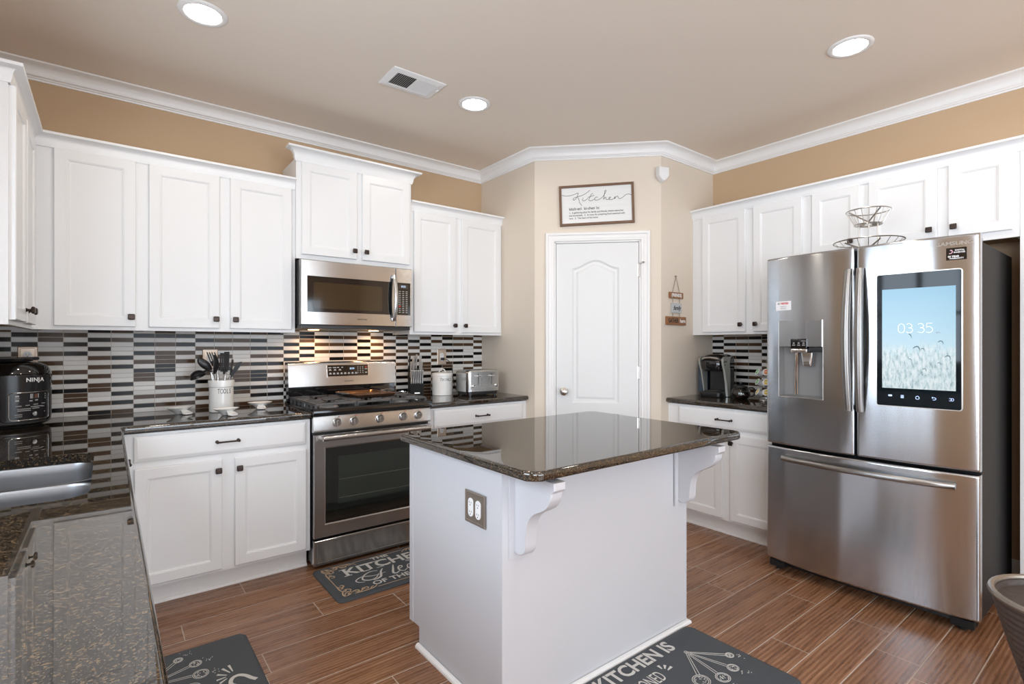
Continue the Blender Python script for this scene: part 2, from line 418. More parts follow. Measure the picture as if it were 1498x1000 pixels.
# baseboards
def base_prof(h=.10): return [(0, 0), (.016, 0), (.016, h*.72), (.012, h*.8), (.010, h*.93), (.004, h), (0, h)]
mb = MB(); sweep(mb, [(XW, -3.0), (XW, -3.234)], base_prof(.13)); o = mb.build('baseboard_right', M['trim']); structure(o, 'white baseboard behind the refrigerator')
mb = MB(); sweep(mb, [(XA, -.645), (XA, YB), (XA+.06, YB-.06)], base_prof()); o = mb.build('baseboard_pantry', M['trim']); structure(o, 'white baseboard beside the pantry door')
# window frame + sill of the sink window, frame of the added patio doors (unseen, behind the viewer)
mb = MB()
for (a, b, c, d) in ((-3.05, -1.65, 1.1, 1.14), (-3.05, -1.65, 2.11, 2.15), (-3.05, -3.01, 1.1, 2.15), (-1.69, -1.65, 1.1, 2.15), (-2.71, -2.66, 1.1, 2.15), (-2.375, -2.325, 1.1, 2.15), (-2.04, -1.99, 1.1, 2.15), (-3.05, -1.65, 1.61, 1.64)):  # inner mullions added to split the window's reflection on the fridge into streaks
    mb.box(-.09, -.05, a, b, c, d)
structure(mb.build('window_1', M['trim'], smooth=False), 'white window frame above the sink')
mb = MB()
for (a, b, c, d) in ((-6.55, -4.05, .85, .89), (-6.55, -4.05, 2.31, 2.35), (-6.55, -6.51, .85, 2.35), (-4.09, -4.05, .85, 2.35), (-5.32, -5.28, .85, 2.35)): mb.box(-.09, -.05, a, b, c, d)
structure(mb.build('fill_window', M['trim'], smooth=False), 'white frame of an added fill-light window in the left wall behind the viewer')
mb = MB()
for a in (.608, 1.65, 2.72, 3.76): mb.box(a, a+.045, YS-.08, YS-.04, .02, 2.2)
mb.box(.608, 3.805, YS-.08, YS-.04, 2.15, 2.2); mb.box(.608, 3.805, YS-.08, YS-.04, .02, .08)
structure(mb.build('patio_fill_frame', M['trim'], smooth=False), 'white frames of added patio doors, unseen behind the viewer')

# pantry door (local X along the diagonal wall)
PD = dict(loc=(XA, YB, 0), rz=-45)
d = thing('door_1', 'white moulded pantry door with arched panel and round knob', None, **PD); d['kind'] = 'structure'
x0, x1, z0, z1 = .163, .777, .008, 2.073; yf = .012
def arch(x0, x1, z0, z1, rise, n=12):      # clockwise-safe list in XZ
    pts = [(x0, z0), (x1, z0), (x1, z1)]
    if rise:
        sh = .05
        for k in range(1, n):
            t = k/n; x = x1+(x0-x1)*t; s = .5-.5*math.cos(2*PI*min(max((t-0)/1, 0), 1)); pts.append((x, z1+rise*s))
    pts.append((x0, z1)); return pts
P1 = arch(.283, .633, .868, 1.885, .062); P2 = arch(.283, .633, .16, .79, 0)
mb = MB(Matrix.Translation((0, yf, 0)) @ UP)
mb.fill([(x0, z0), (x1, z0), (x1, z1), (x0, z1)], [P1, P2], 0)
def relief(mb, P, steps):
    L = []
    for i, dd in steps:
        Q = offset(P, -i); L.append([(q[0], q[1], dd) for q in Q])
    mb.loops(L, False, True)
for P in (P1, P2): relief(mb, P, [(0, 0), (.006, -.004), (.014, -.009), (.026, -.010), (.030, -.010), (.044, -.003), (.050, -.002)])
mb.T = Matrix(); mb.loops([rect_loop(x0, x1, z0, z1, 0, yf), rect_loop(x0, x1, z0, z1, 0, yf+.035)], False, True)
mb.build('door_panel', M['doorw'], d, sharp=25)
mb = MB(); mb.lathe([(.0, -.002), (.031, -.002), (.031, .004), (.026, .008), (.012, .010), (.011, .030), (.016, .036), (.026, .046), (.029, .056), (.026, .066), (.014, .073), (0, .074)], (.222, yf-.001, .955), 28, 'Y')
mb.T = Matrix(); mb.build('knob', M['nickel'], d, label='satin nickel round knob')
for z in (1.862, 1.10, .32):
    mb = MB(); mb.lathe([(.0, 0), (.0065, 0), (.0065, .09), (0, .09)], (.783, yf-.008, z-.045), 12); mb.sphere((.783, yf-.008, z+.047), .006); mb.sphere((.783, yf-.008, z-.048), .006)
    mb.box(.765, .783, yf-.002, yf+.004, z-.045, z+.045)
    if z > 1.5: mb.tube([(.783, yf-.010, z+.05), (.80, yf-.05, z+.052)], .004); mb.tube([(.80, yf-.05, z+.052), (.812, yf-.05, z+.052)], .007)
    mb.build('hinge', M['nickel'], d)
# casing: three sided moulding in the XZ plane
prof = [(0, 0), (.0, .008), (.006, .012), (.016, .010), (.022, .014), (.040, .016), (.048, .022), (.062, .022), (.066, .018), (.066, 0)]
mb = MB(UP); pth = [(.150, 0), (.150, 2.086), (.790, 2.086), (.790, 0)]
L = [[(q[0], q[1], zz) for q, zz in [(offset(pth, -o_, False)[i], z_) for o_, z_ in prof]] for i in range(4)]
mb.loops(L, True, True); mb.box(.150, .1605, 0, 2.086, -.10, 0); mb.box(.7795, .790, 0, 2.086, -.10, 0); mb.box(.150, .790, 2.0755, 2.086, -.10, 0)
mb.box(.1605, .19, 0, 2.0755, -.075, -.05); mb.box(.75, .7795, 0, 2.0755, -.075, -.05)
o = mb.build('trim_2', M['trim'], sharp=30); o.location = PD['loc']; o.rotation_euler = (0, 0, R(-45)); structure(o, 'white door casing around the pantry door')

# ============================================================ CABINETS
def knob_part(u, y, z, parent):
    mb = MB(); mb.lathe([(0, -.001), (.009, -.001), (.009, .002), (.0055, .005), (.0055, .014), (.009, .018)], (u, y, z), 14, 'Y')
    L = []
    for yy, hh in ((.016, .009), (.019, .0145), (.0235, .0155), (.028, .0135), (.030, .009)):
        L.append([(p[0], y-yy, p[1]) for p in rrect(u-hh, u+hh, z-hh, z+hh, hh*.38, 3)])
    mb.loops(L, True, True); return mb.build('knob', M['bronze'], parent)
def pull_part(u, y, z, parent, w=.10):
    mb = MB()
    for s in (-1, 1):
        mb.lathe([(0, -.001), (.009, -.001), (.008, .004), (.005, .008), (.005, .026), (0, .030)], (u+s*w/2, y, z), 12, 'Y'); mb.sphere((u+s*w/2, y-.026, z), .0075)
    pts = [(u-w/2, y-.026, z)]+[(u+w/2*t, y-.028, z) for t in (-.9, -.5, 0, .5, .9)]+[(u+w/2, y-.026, z)]
    mb.tube(pts, [.006, .0048, .0045, .0045, .0045, .0048, .006], 10); return mb.build('pull', M['bronze'], parent)
DSTEP = [(0, 0), (0, .017), (.003, .020), (.050, .020), (.053, .0175), (.0555, .0175), (.0585, .013), (.065, .0115), (.067, .0115)]
RSTEP = [(0, 0), (0, .012), (.003, .0145), (.010, .0165), (.016, .0195), (.020, .020)]
def door_part(u0, u1, z0, z1, y, parent, kn=None, name='door', steps=None, m='white'):
    mb = MB(); panel(mb, u0, u1, z0, z1, y, steps or DSTEP); o = mb.build(name, M[m], parent, sharp=20)
    if kn: knob_part(kn[0], y-.020, kn[1], o)
    return o
def drawer_part(u0, u1, z0, z1, y, parent, pull=True):
    o = door_part(u0, u1, z0, z1, y, parent, None, 'drawer', RSTEP)
    if pull: pull_part((u0+u1)/2, y-.020, (z0+z1)/2, o)
    return o
def upper(label, loc, rz, w, z0, z1, dep, doors, group='white wall cabinets'):
    c = thing('wall_cabinet', label, 'cabinet', loc, rz, group); mb = MB(); h0 = z0
    mb.box(0, w, -dep, -.002, z0+.022, z1); mb.box(0, w, -dep, -dep+.02, z0, z0+.022); mb.box(0, .016, -dep+.02, -.002, z0, z0+.022); mb.box(w-.016, w, -dep+.02, -.002, z0, z0+.022)
    mb.build('body', M['white'], c, smooth=False)
    MB().box(.0165, w-.0165, -dep+.0205, -.003, z0+.0175, z0+.0215).build('underside_board', M['wood_in'], c, smooth=False, label='bare brown wood underside')
    for (u0, u1, zz0, zz1, ku) in doors: door_part(u0, u1, zz0, zz1, -dep, c, (ku, zz0+.052))
    return c
def base(label, loc, rz, w, dep, doors, drawers, z1=.874, toe=True, m='white', kb=.11, hollow=True):
    c = thing('base_cabinet', label, 'cabinet', loc, rz, 'white base cabinets'); mb = MB()
    mb.box(0, .018, -dep+.02, -.002, kb, z1); mb.box(w-.018, w, -dep+.02, -.002, kb, z1); mb.box(.018, w-.018, -.02, -.002, kb, z1); mb.box(.018, w-.018, -dep+.02, -.02, kb, kb+.018)
    mb.box(0, w, -dep, -dep+.02, kb, z1)
    mb.build('body', M[m], c, smooth=False)
    mb = MB(); mb.box(0, w, -dep+.070, -dep+.085, 0.001, kb)
    mb.loops([[(x, -dep+.070-o_, z_) for o_, z_ in ((0, .001), (.016, .001), (.015, .008), (.010, .014), (0, .018))] for x in (0, w)], True, True)
    mb.build('toe_kick', M['trim'], c, smooth=False)
    for (u0, u1, zz0, zz1, ku) in doors: door_part(u0, u1, zz0, zz1, -dep, c, (ku, zz1-.053))
    for (u0, u1, zz0, zz1, p) in drawers: drawer_part(u0, u1, zz0, zz1, -dep, c, p)
    return c
Z0, Z1 = 1.383, 2.305
DU = .29; DB, DT = 1.402, 2.284
upper('white single-door wall cabinet in the corner beside the sink side', (.29, 0, 0), 0, .44, Z0, Z1, DU, [(.082, .411, DB, DT, .391)])
upper('white two-door wall cabinet left of the microwave', (.73, 0, 0), 0, .786, Z0, Z1, DU, [(.028, .364, DB, DT, .345), (.419, .763, DB, DT, .445)])
upper('white two-door wall cabinet right of the microwave above the toaster', (2.312, 0, 0), 0, XA-2.312-.001, Z0, Z1, DU, [(.029, .383, DB, DT, .368), (.437, .814, DB, DT, .462)])
upper('tall-set white two-door cabinet directly above the microwave', (1.5165, 0, 0), 0, .795, 1.852, 2.485, .315, [(.030, .388, 1.880, 2.462, .366), (.425, .777, 1.880, 2.462, .447)])
upper('white two-door wall cabinet on the sink wall at the left edge', (0, -1.04, 0), 90, 1.04, Z0, Z1, .2895, [(.020, .345, DB, DT, .315), (.385, .705, DB, DT, .415)])
ER = dict(rz=-90)
upper('white two-door wall cabinet above the coffee maker', (XW, YC-.001, 0), -90, .848, Z0, Z1, DU, [(.092, .434, DB, DT, .405), (.492, .820, DB, DT, .515)])
upper('narrow single-door cabinet above the left half of the refrigerator', (XW, -2.225, 0), -90, .330, 1.855, Z1, DU, [(.032, .305, 1.893, DT, .262)])
upper('white two-door cabinet above the right half of the refrigerator', (XW, -2.5555, 0), -90, .678, 1.855, Z1, DU, [(.022, .348, 1.893, DT, .318), (.398, .652, 1.893, DT, .424)])
o = MB().box(0, .10, -DU-.002, -.001, 0.001, Z1).build('tall_end_panel', M['white'], smooth=False); o.location = (XW, -3.2345, 0); o.rotation_euler = (0, 0, R(-90))
tag(o, 'tall white panel standing at the right side of the refrigerator', 'panel')
# cabinet crowns
def crown(label, path, zb, w, h, loc=(0, 0, 0)):
    mb = MB(); zt = zb+h
    P = [(-.03, zb-.0), (.004, zb), (.004, zb+.006), (.008, zb+.010)]
    P = [(-.02, zb), (.003, zb-.022), (.006, zb-.022), (.008, zb-.014), (.010, zb-.010), (.012, zb)] + [(.012+(w-.02)*(1-math.cos(R(90*k/6))), zb+(h-.014)*math.sin(R(90*k/6))) for k in range(7)] + [(w, zt-.012), (w, zt), (-.02, zt)]
    sweep(mb, path, P); o = mb.build('cabinet_crown', M['white'], sharp=40); return tag(o, label, 'crown moulding', 'cabinet crown mouldings')
f = .290
crown('white crown strip on the left run of wall cabinets up to the microwave cabinet', [(.025, -1.0408), (f+.0005, -1.0408), (f+.0005, -f-.0005), (1.5155, -f-.0005)], Z1+.001, .044, .046)
crown('raised white crown on the cabinet above the microwave', [(1.5158, -.30), (1.5158, -.3158), (2.3122, -.3158), (2.3122, -.025)], 2.486, .058, .060)
crown('white crown strip on the cabinet above the toaster', [(2.3125, -f-.0005), (XA-.001, -f-.0005)], Z1+.001, .044, .046)
crown('white crown strip along the cabinets over the coffee maker and refrigerator', [(XW-f-.0005, YC-.001), (XW-f-.0005, -3.335)], Z1+.001, .044, .046)

# base cabinets
BZ0, BZ1, RZ0, RZ1 = .127, .702, .735, .861
base('white base cabinet with drawer and two doors left of the range', (.6135, 0, 0), 0, .8995, .61, [(.070, .445, BZ0, BZ1, .426), (.505, .874, BZ0, BZ1, .525)], [(.068, .873, RZ0, RZ1, True)])
base('white base cabinet with one wide drawer right of the range', (2.288, 0, 0), 0, XA-2.288-.001, .61, [(.042, .400, BZ0, BZ1, .38), (.455, .815, BZ0, BZ1, .475)], [(.042, .815, RZ0, RZ1, True)])
base('white base cabinet below the coffee maker', (XW, YC-.001, 0), -90, .855, .61, [(.097, .440, BZ0, BZ1, .392), (.497, .835, BZ0, BZ1, .512)], [(.097, .820, RZ0, RZ1, True)])
base('white base cabinet at the corner end of the sink run', (0, -1.20, 0), 90, .54, .61, [(.04, .46, BZ0, BZ1, .06)], [(.04, .46, RZ0, RZ1, True)])
base('white sink base cabinet under the double bowl sink', (0, -2.14, 0), 90, .939, .61, [(.04, .44, BZ0, BZ1, .42), (.48, .88, BZ0, BZ1, .50)], [(.04, .88, RZ0, RZ1, False)])
base('white base cabinet at the near end of the sink run', (0, -3.05, 0), 90, .909, .61, [(.04, .41, BZ0, BZ1, .39), (.46, .83, BZ0, BZ1, .48)], [(.04, .83, RZ0, RZ1, False)])

# ============================================================ COUNTERTOPS
def slab(name, outline, holes, z0=.882, z1=.914, r=.012, m='granite'):
    """outline clockwise (right side = inside); rounded edge; holes clockwise"""
    mb = MB(); n = 5; steps = [(r*(1-math.sin(R(90*k/n))), z1-r*(1-math.cos(R(90*k/n)))) for k in range(n+1)]
    # steps from top inner to side
    top = offset(outline, r)
    rings = [[(p[0], p[1], z) for p in offset(outline, i)] for i, z in steps[::-1]]
    rings = [[(p[0], p[1], z) for p in offset(outline, r*(1-math.cos(R(90-90*k/n))) if False else r*(1-math.sin(R(90*k/n))))] for k, z in [(k, z1-r*(1-math.cos(R(90*k/n)))) for k in range(n+1)]]
    low = [[(p[0], p[1], z) for p in offset(outline, r*.6*(1-math.cos(R(90*k/3))))] for k, z in [(k, z0+r*.6*(1-math.sin(R(90*k/3)))) for k in range(4)]]
    mb.loops(rings+low, False, False)
    mb.fill(top, holes, z1); mb.fill(offset(outline, r*.6), holes, z0)
    for hle in holes: mb.loops([[(p[0], p[1], z1) for p in hle], [(p[0], p[1], z0) for p in hle]], False, False)
    return mb.build(name, M[m], sharp=30)
# L counter with sink cut-out (clockwise seen from above)
sx0, sx1, sy0, sy1 = .10, .545, -1.985, -1.275
sink_hole = [(sx0+.0, sy1-.05), (sx0+.05, sy1)] 
def dshape(i=0):
    P = []
    cs = [(sx1-.07, sy1-.07, 90, .07-i), (sx1-.07, sy0+.07, 0, .07-i), (sx0+.07, sy0+.07, -90, .07-i), (sx0+.07, sy1-.07, -180, .07-i)]
    for cx, cy, a0, r in cs:
        for k in range(7): a = R(a0-90*k/6); P.append((cx+r*math.cos(a), cy+r*math.sin(a)))
    return P
L_out = [(.002, -.002), (1.5125, -.002), (1.5125, -.64)] + [(.655, -.64), (.642, -.645), (.64, -.655)] + [(.64, -3.08), (.002, -3.08)]
o = slab('countertop', L_out, [dshape()]); tag(o, 'dark speckled granite countertop running from the sink to the range', 'countertop', 'dark granite countertops')
o = slab('countertop', [(2.287, -.002), (XA-.002, -.002), (XA-.002, -.64), (2.287, -.64)], []); tag(o, 'dark granite countertop under the toaster and canister', 'countertop', 'dark granite countertops')
o = slab('countertop', [(XW-.64, YC-.002), (XW-.002, YC-.002), (XW-.002, -2.236), (XW-.64, -2.236)], []); tag(o, 'dark granite countertop under the coffee maker', 'countertop', 'dark granite countertops')
# sink: two bowls
s = thing('kitchen_sink', 'undermounted stainless double bowl sink in the left counter', 'sink', ((sx0+sx1)/2, (sy0+sy1)/2, .87))
hw, ym = (sx1-sx0)/2, 0
for (a, b) in ((ym+.012, (sy1-sy0)/2+.006), (-(sy1-sy0)/2-.006, ym-.012)):
    mb = MB(); O = rrect(-hw-.006, hw+.006, a, b, .07, 6)
    mb.loops([[(p[0], p[1], z) for p in offset(O, i)] for i, z in ((-.0115, .0112), (0, .0112), (.004, .004), (.006, -.02), (.012, -.15), (.022, -.175), (.05, -.185))], False, True)
    mb.lathe([(.04, -.1845), (.038, -.181), (.02, -.183), (0, -.183)], (0, (a+b)/2, 0), 20, caps=False)
    mb.build('bowl', M['bag'], s, sharp=60)

# island
isl = thing('kitchen_island', 'white kitchen island with dark granite top and outlet on its left side', 'kitchen island', (1.648, -2.30, 0))
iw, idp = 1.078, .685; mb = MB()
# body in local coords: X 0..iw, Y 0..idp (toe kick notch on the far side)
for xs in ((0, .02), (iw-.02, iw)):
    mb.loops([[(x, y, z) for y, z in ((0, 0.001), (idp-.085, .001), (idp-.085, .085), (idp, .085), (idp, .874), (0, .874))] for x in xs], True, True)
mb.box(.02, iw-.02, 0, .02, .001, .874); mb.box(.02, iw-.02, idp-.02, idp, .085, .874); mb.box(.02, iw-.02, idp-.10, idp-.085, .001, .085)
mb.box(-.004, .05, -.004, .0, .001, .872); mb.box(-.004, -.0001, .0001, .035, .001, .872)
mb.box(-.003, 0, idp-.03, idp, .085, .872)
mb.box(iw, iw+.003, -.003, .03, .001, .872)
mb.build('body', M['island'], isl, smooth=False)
# base shoe moulding
mb = MB(); sp = [(0, .001), (.016, .001), (.016, .006), (.014, .012), (.009, .017), (0, .019)]
sweep(mb, [(-.0041, idp-.085), (-.0041, -.0041), (iw+.0031, -.0041), (iw+.0031, idp-.09)], sp)
mb.build('shoe_moulding', M['trim'], isl, sharp=60)
# corbels
def corbel(x):
    mb = MB()
    P = [(0, .868), (-.205, .868), (-.205, .845), (-.198, .838), (-.190, .832)]
    pr = crom([(-.190, .832), (-.186, .808), (-.168, .782), (-.138, .762), (-.105, .745), (-.080, .722), (-.066, .690), (-.060, .650), (-.058, .618), (-.050, .598), (-.032, .586), (-.012, .584)], 4)
    P += pr[1:]+[(0, .59)]
    P = [(y-.010, z) for y, z in P]; P[0] = (-.0045, .868); P[-1] = (-.0045, .59)
    i = .006
    def ring(xx, s):
        c = (-.07, .74); return [(xx, y if y > -.006 else c[0]+(y-c[0])*s, z if z > .867 else c[1]+(z-c[1])*s) for y, z in P]
    mb.loops([ring(x, .97), ring(x+.004, 1), ring(x+.046, 1), ring(x+.050, .97)], True, True)
    mb.box(x-.022, x+.072, -.0115, -.0045, .568, .870)
    return mb.build('corbel', M['island'], isl, sharp=40)
corbel(.045); corbel(iw-.075)
o = slab('top', rrect(-.048, 1.215, -.215, .728, .055, 8), [], .882, .914); o.name = 'island_top'; o.parent = isl; o['label'] = 'dark polished granite top with rounded corners'
# outlets
def outlet(name, label, loc, rz, w, h, pm, gangs, parent=None, group='wall outlets'):
    t_ = thing(name, label, 'outlet', loc, rz, group)
    if parent: pass
    mb = MB(); panel(mb, -w/2, w/2, -h/2, h/2, -.0003, [(0, 0), (.0, .003), (.004, .006), (.009, .006), (.011, .0035), (.014, .0035)]); mb.build('cover_plate', M[pm], t_, sharp=20)
    for g in gangs:
        mb = MB(); mb.loops([[(p[0], y, p[1]) for p in rrect(g-.0165+i, g+.0165-i, -.034+i, .034-i, .016-i, 5)] for i, y in ((0, -.003), (0, -.0062), (.001, -.007))], True, True)
        r_ = mb.build('receptacle', M['plug'], t_, sharp=50, label='white receptacle'); mb = MB()
        for zz in (-.017, .017):
            for xx in (-.006, .006): mb.box(g+xx-.001, g+xx+.001, -.0074, -.0068, zz-.002, zz+.005)
            mb.lathe([(0, 0), (.0024, 0), (.0024, .0006), (0, .0006)], (g, -.0069, zz-.008), 10, 'Y')
        mb.build('slots', M['ink'], r_, smooth=False)
    return t_
# island outlet sits on the left face (facing -X): rotation -90
ot = outlet('wall_outlet', 'pewter double outlet plate on the left side of the island', (1.648-.0045, -2.1425, .708), -90, .129, .118, 'pewter', (-.024, .024))

# backsplashes
o = MB().box(.001, XA-.001, -.007, -.0005, .9145, Z0+.022).build('backsplash', M['tileN'], smooth=False); tag(o, 'glossy brown, black and light grey mosaic tile backsplash behind the range', 'backsplash', 'mosaic tile backsplashes')
bpy.data.objects[o.name].data
o = MB().box(XW-.007, XW-.0005, -2.9, YC-.0005, .9145, Z0-.001).build('backsplash', M['tileE'], smooth=False); tag(o, 'mosaic tile backsplash behind the coffee maker', 'backsplash', 'mosaic tile backsplashes')
outlet('wall_outlet', 'brushed outlet plate on the tiles behind the multicooker', (.251, -.0072, 1.238), 0, .078, .118, 'copperp', (0,))
outlet('wall_outlet', 'metal outlet plate on the tiles behind the utensil crock', (1.086, -.0072, 1.218), 0, .084, .122, 'copperp', (0,))
oc = outlet('wall_outlet', 'beige outlet plate on the tiles above the canister with a black plug', (2.744, -.0072, 1.208), 0, .084, .128, 'copperp', (0,))
mb = MB(); mb.box(-.014, .012, -.030, -.007, -.028, -.006, .003); o = mb.build('power_plug', M['cable']); o.location = (2.744, -.0072, 1.208); 
o2 = MB().tube(crom([(2.75, -.037, 1.192), (2.775, -.055, 1.182), (2.795, -.06, 1.155), (2.81, -.065, 1.10), (2.815, -.075, 1.03), (2.82, -.10, .95), (2.84, -.13, .919)], 6), .0028, 8).build('cord', M['cable'], o)
o2.parent = None; c_ = thing('power_cord', 'black power cord with plug running down from the outlet by the canister', 'cord', (2.744, -.0072, 1.208)); o.parent = c_; o.location = (0, 0, 0); o.name = 'plug'; o2.name = 'cable'; o2.data.transform(TT(-2.744, .0072, -1.208)); o2.parent = c_
# ============================================================ REFRIGERATOR (local X = -world Y, local Y = +world X, front faces -Y)
FY, FX = -2.236, 3.600
fr = thing('refrigerator', 'large stainless french-door refrigerator with a picture screen in its right door', 'refrigerator', (FX, FY, 0), -90)
FW = .946
def bulge(u): return .040*abs(2*u/FW-1)**2.4
def front_grid(us, zs, u0, u1, z0, z1, yb, r=.012, hole=None, mb=None, dent=None):
    mb = mb or MB()
    def yy(u, z):
        y = bulge(u)
        for d in (u-u0, u1-u, z-z0, z1-z):
            if d < r: y += r-math.sqrt(max(0, r*r-(r-d)**2))
        if dent: y += dent(u, z)
        return y
    V = [[mb.v((u, yy(u, z), z)) for z in zs] for u in us]
    for i in range(len(us)-1):
        for j in range(len(zs)-1):
            if hole and hole[0]-1e-6 <= us[i] and us[i+1] <= hole[1]+1e-6 and hole[2]-1e-6 <= zs[j] and zs[j+1] <= hole[3]+1e-6: continue
            mb.f([V[i][j], V[i+1][j], V[i+1][j+1], V[i][j+1]])
    ring = [V[i][0] for i in range(len(us))]+[V[-1][j] for j in range(1, len(zs))]+[V[i][-1] for i in range(len(us)-2, -1, -1)]+[V[0][j] for j in range(len(zs)-2, 0, -1)]
    B = [mb.v((tuple(mb.T.inverted() @ v.co)[0], yb, tuple(mb.T.inverted() @ v.co)[2])) for v in ring]
    n = len(ring)
    for i in range(n): mb.f([ring[i], ring[(i+1) % n], B[(i+1) % n], B[i]])
    mb.f(B); return mb
def spaced(a, b, r=.012, n=14, extra=()):
    e = [a, a+r*.05, a+r*.15, a+r*.3, a+r*.6, a+r]
    return sorted(set([round(x, 6) for x in e+[a+b-x for x in e]+[a+r+(b-a-2*r)*k/n for k in range(1, n)]+list(extra)]))
DZ0, DZ1 = .737, 1.808
hole = (.078, .318, 1.012, 1.297)
mb = front_grid(spaced(0, .468, extra=hole[:2]), spaced(DZ0, DZ1, extra=hole[2:]), 0, .468, DZ0, DZ1, .088, hole=hole)
# recess walls
hb = .075
def recess(mb):
    h = hole; yf = [bulge(h[0]), bulge(h[1])]
    q = [(h[0], yf[0], h[2]), (h[1], yf[1], h[2]), (h[1], yf[1], h[3]), (h[0], yf[0], h[3])]
    b = [(h[0]+.012, hb, h[2]+.010), (h[1]-.012, hb, h[2]+.010), (h[1]-.012, hb-.01, h[3]), (h[0]+.012, hb-.01, h[3])]
    mb.loops([q, b], False, True)
ld = mb.build('left_door', M['steelf'], fr, sharp=28)
mb = MB(); recess(mb); mb.build('dispenser_recess', M['grey'], ld, sharp=20, label='grey recessed ice and water dispenser')
# dispenser upper plate outline + trim
mb = MB(); hz0, hz1 = 1.297, 1.442
L = []
for i, d in ((0, .0005), (0, -.0015), (.003, -.0030)):
    L.append([(u, bulge(u)+d, z) for u, z in ((.078+i, hz0+i*0), (.318-i, hz0), (.318-i, hz1-i), (.078+i, hz1-i))])
mb.loops(L, True, True); mb.build('dispenser_plate', M['steelf'], ld, smooth=False)
mb = MB(); hl = [(.0765, 1.0105), (.3195, 1.0105), (.3195, 1.2975), (.0765, 1.2975)]
mb.tube([(u, bulge(u)-.0005, z) for u, z in hl[:2]], .0022, 6); mb.tube([(.0765, bulge(.0765)-.0005, z) for z in (1.0105, 1.442)], .0016, 6); mb.tube([(.3195, bulge(.3195)-.0005, z) for z in (1.0105, 1.442)], .0016, 6)
mb.build('dispenser_rim', M['steelh'], ld)
mb = MB(); mb.box(.152, .238, .002, .03, 1.286, 1.340, .003); dp = mb.build('control_panel', M['blackg'], ld)
mb = MB()
for k in range(3): mb.box(.162+k*.026, .178+k*.026, .0008, .0019, 1.302, 1.308); mb.box(.165+k*.026, .175+k*.026, .0008, .0019, 1.312, 1.320)
mb.box(.210, .232, .0008, .0019, 1.326, 1.330); mb.build('control_icons', M['greyink'], dp, smooth=False)
MB().box(.152, .240, .002, .05, 1.262, 1.2855, .006).build('dispenser_head', M['chrome'], ld)
mb = MB(); mb.box(.240, .316, .02, .07, 1.268, 1.296, .004); mb.build('dispenser_housing', M['black'], ld)
mb = MB(); mb.loops([[(p[0], p[1], z) for p in rrect(.198+i, .262-i, .018+i*.5, .055-i*.5, .012, 4)] for z, i in ((1.262, 0), (1.215, .003), (1.192, .008), (1.188, .014))], True, True); mb.build('spout', M['chrome'], ld)
mb = MB(); mb.tube([(.165, .045, 1.262), (.158, .055, 1.18), (.150, .066, 1.08), (.150, .068, 1.025)], .004, 8); mb.tube([(.172, .045, 1.262), (.168, .055, 1.18), (.162, .066, 1.08), (.162, .068, 1.025)], .004, 8); mb.build('water_lever', M['chrome'], ld)
# right door
mb = front_grid(spaced(.478, FW), spaced(DZ0, DZ1), .478, FW, DZ0, DZ1, .088); rd = mb.build('right_door', M['steelf'], fr, sharp=28)
# screen: bezel plane between u .571 and .887
bz = (.569, .887, 1.010, 1.650)
ya, yb_ = bulge(bz[0])-.004, bulge(bz[1])-.006
def scr(u, d=0): return ya+(yb_-ya)*(u-bz[0])/(bz[1]-bz[0])-d
def plate(mb, u0, u1, z0, z1, d0, d1, r=.008):
    mb.loops([[(p[0], scr(p[0], d), p[1]) for p in rrect(u0, u1, z0, z1, r, 3)] for d in (d0, d1)], True, True); return mb
ya -= .0; mb = plate(MB(), bz[0]-.004, bz[1]+.004, bz[2]-.004, bz[3]+.004, -.02, .001, .012); mb.build('screen_trim', M['nickel'], rd, sharp=40)
mb = plate(MB(), *bz, -.01, .0025); bz_o = mb.build('screen_glass', M['screeng'], rd, sharp=40)
mb = plate(MB(), .591, .868, 1.096, 1.577, .0026, .0032, .0005); sc_o = mb.build('display', M['screen'], bz_o, smooth=False, label='lit display showing a pale reed field under a blue sky')
def on_screen(body, size, u, z, m, name, par, bold=0, sx=1, sp=1):
    T = Matrix.Translation((u, scr(u, .0036), z)) @ Matrix.Rotation(math.atan2(yb_-ya, bz[1]-bz[0]), 4, 'Z') @ UP
    text_mb(body, size, T, .0002, bold=bold, sx=sx, spacing=sp).build(name, m, par, smooth=False)
mb = MB(); DG = {'0': [[(.5, 0), (.1, .15), (0, .5), (.1, .85), (.5, 1), (.9, .85), (1, .5), (.9, .15), (.5, 0)]], '3': [[(.05, .9), (.5, 1), (.9, .8), (.8, .57), (.4, .53)], [(.4, .53), (.9, .45), (1, .22), (.6, 0), (0, .1)]], '5': [[(.95, 1), (.15, 1)], [(.15, 1), (.08, .55)], [(.08, .55), (.5, .64), (.95, .45), (.95, .18), (.55, 0), (.05, .08)]]}
Tc = Matrix.Translation((.722, scr(.722, .0034), 1.386)) @ Matrix.Rotation(math.atan2(yb_-ya, bz[1]-bz[0]), 4, 'Z') @ UP
for ch, x in (('0', -.067), ('3', -.036), ('3', .008), ('5', .039)):
    for l in DG[ch]: stroke(mb, [(x+a*.025, -.022+b*.044) for a, b in l], .0012, Tc, .0002, 5)
mb.build('clock_digits', M['clockw'], sc_o, smooth=False)
on_screen('am', .014, .806, 1.364, M['greyink'], 'clock_suffix', sc_o)
mb = MB()
T = Matrix.Translation((.7, scr(.7, .0034), 0)) @ UP
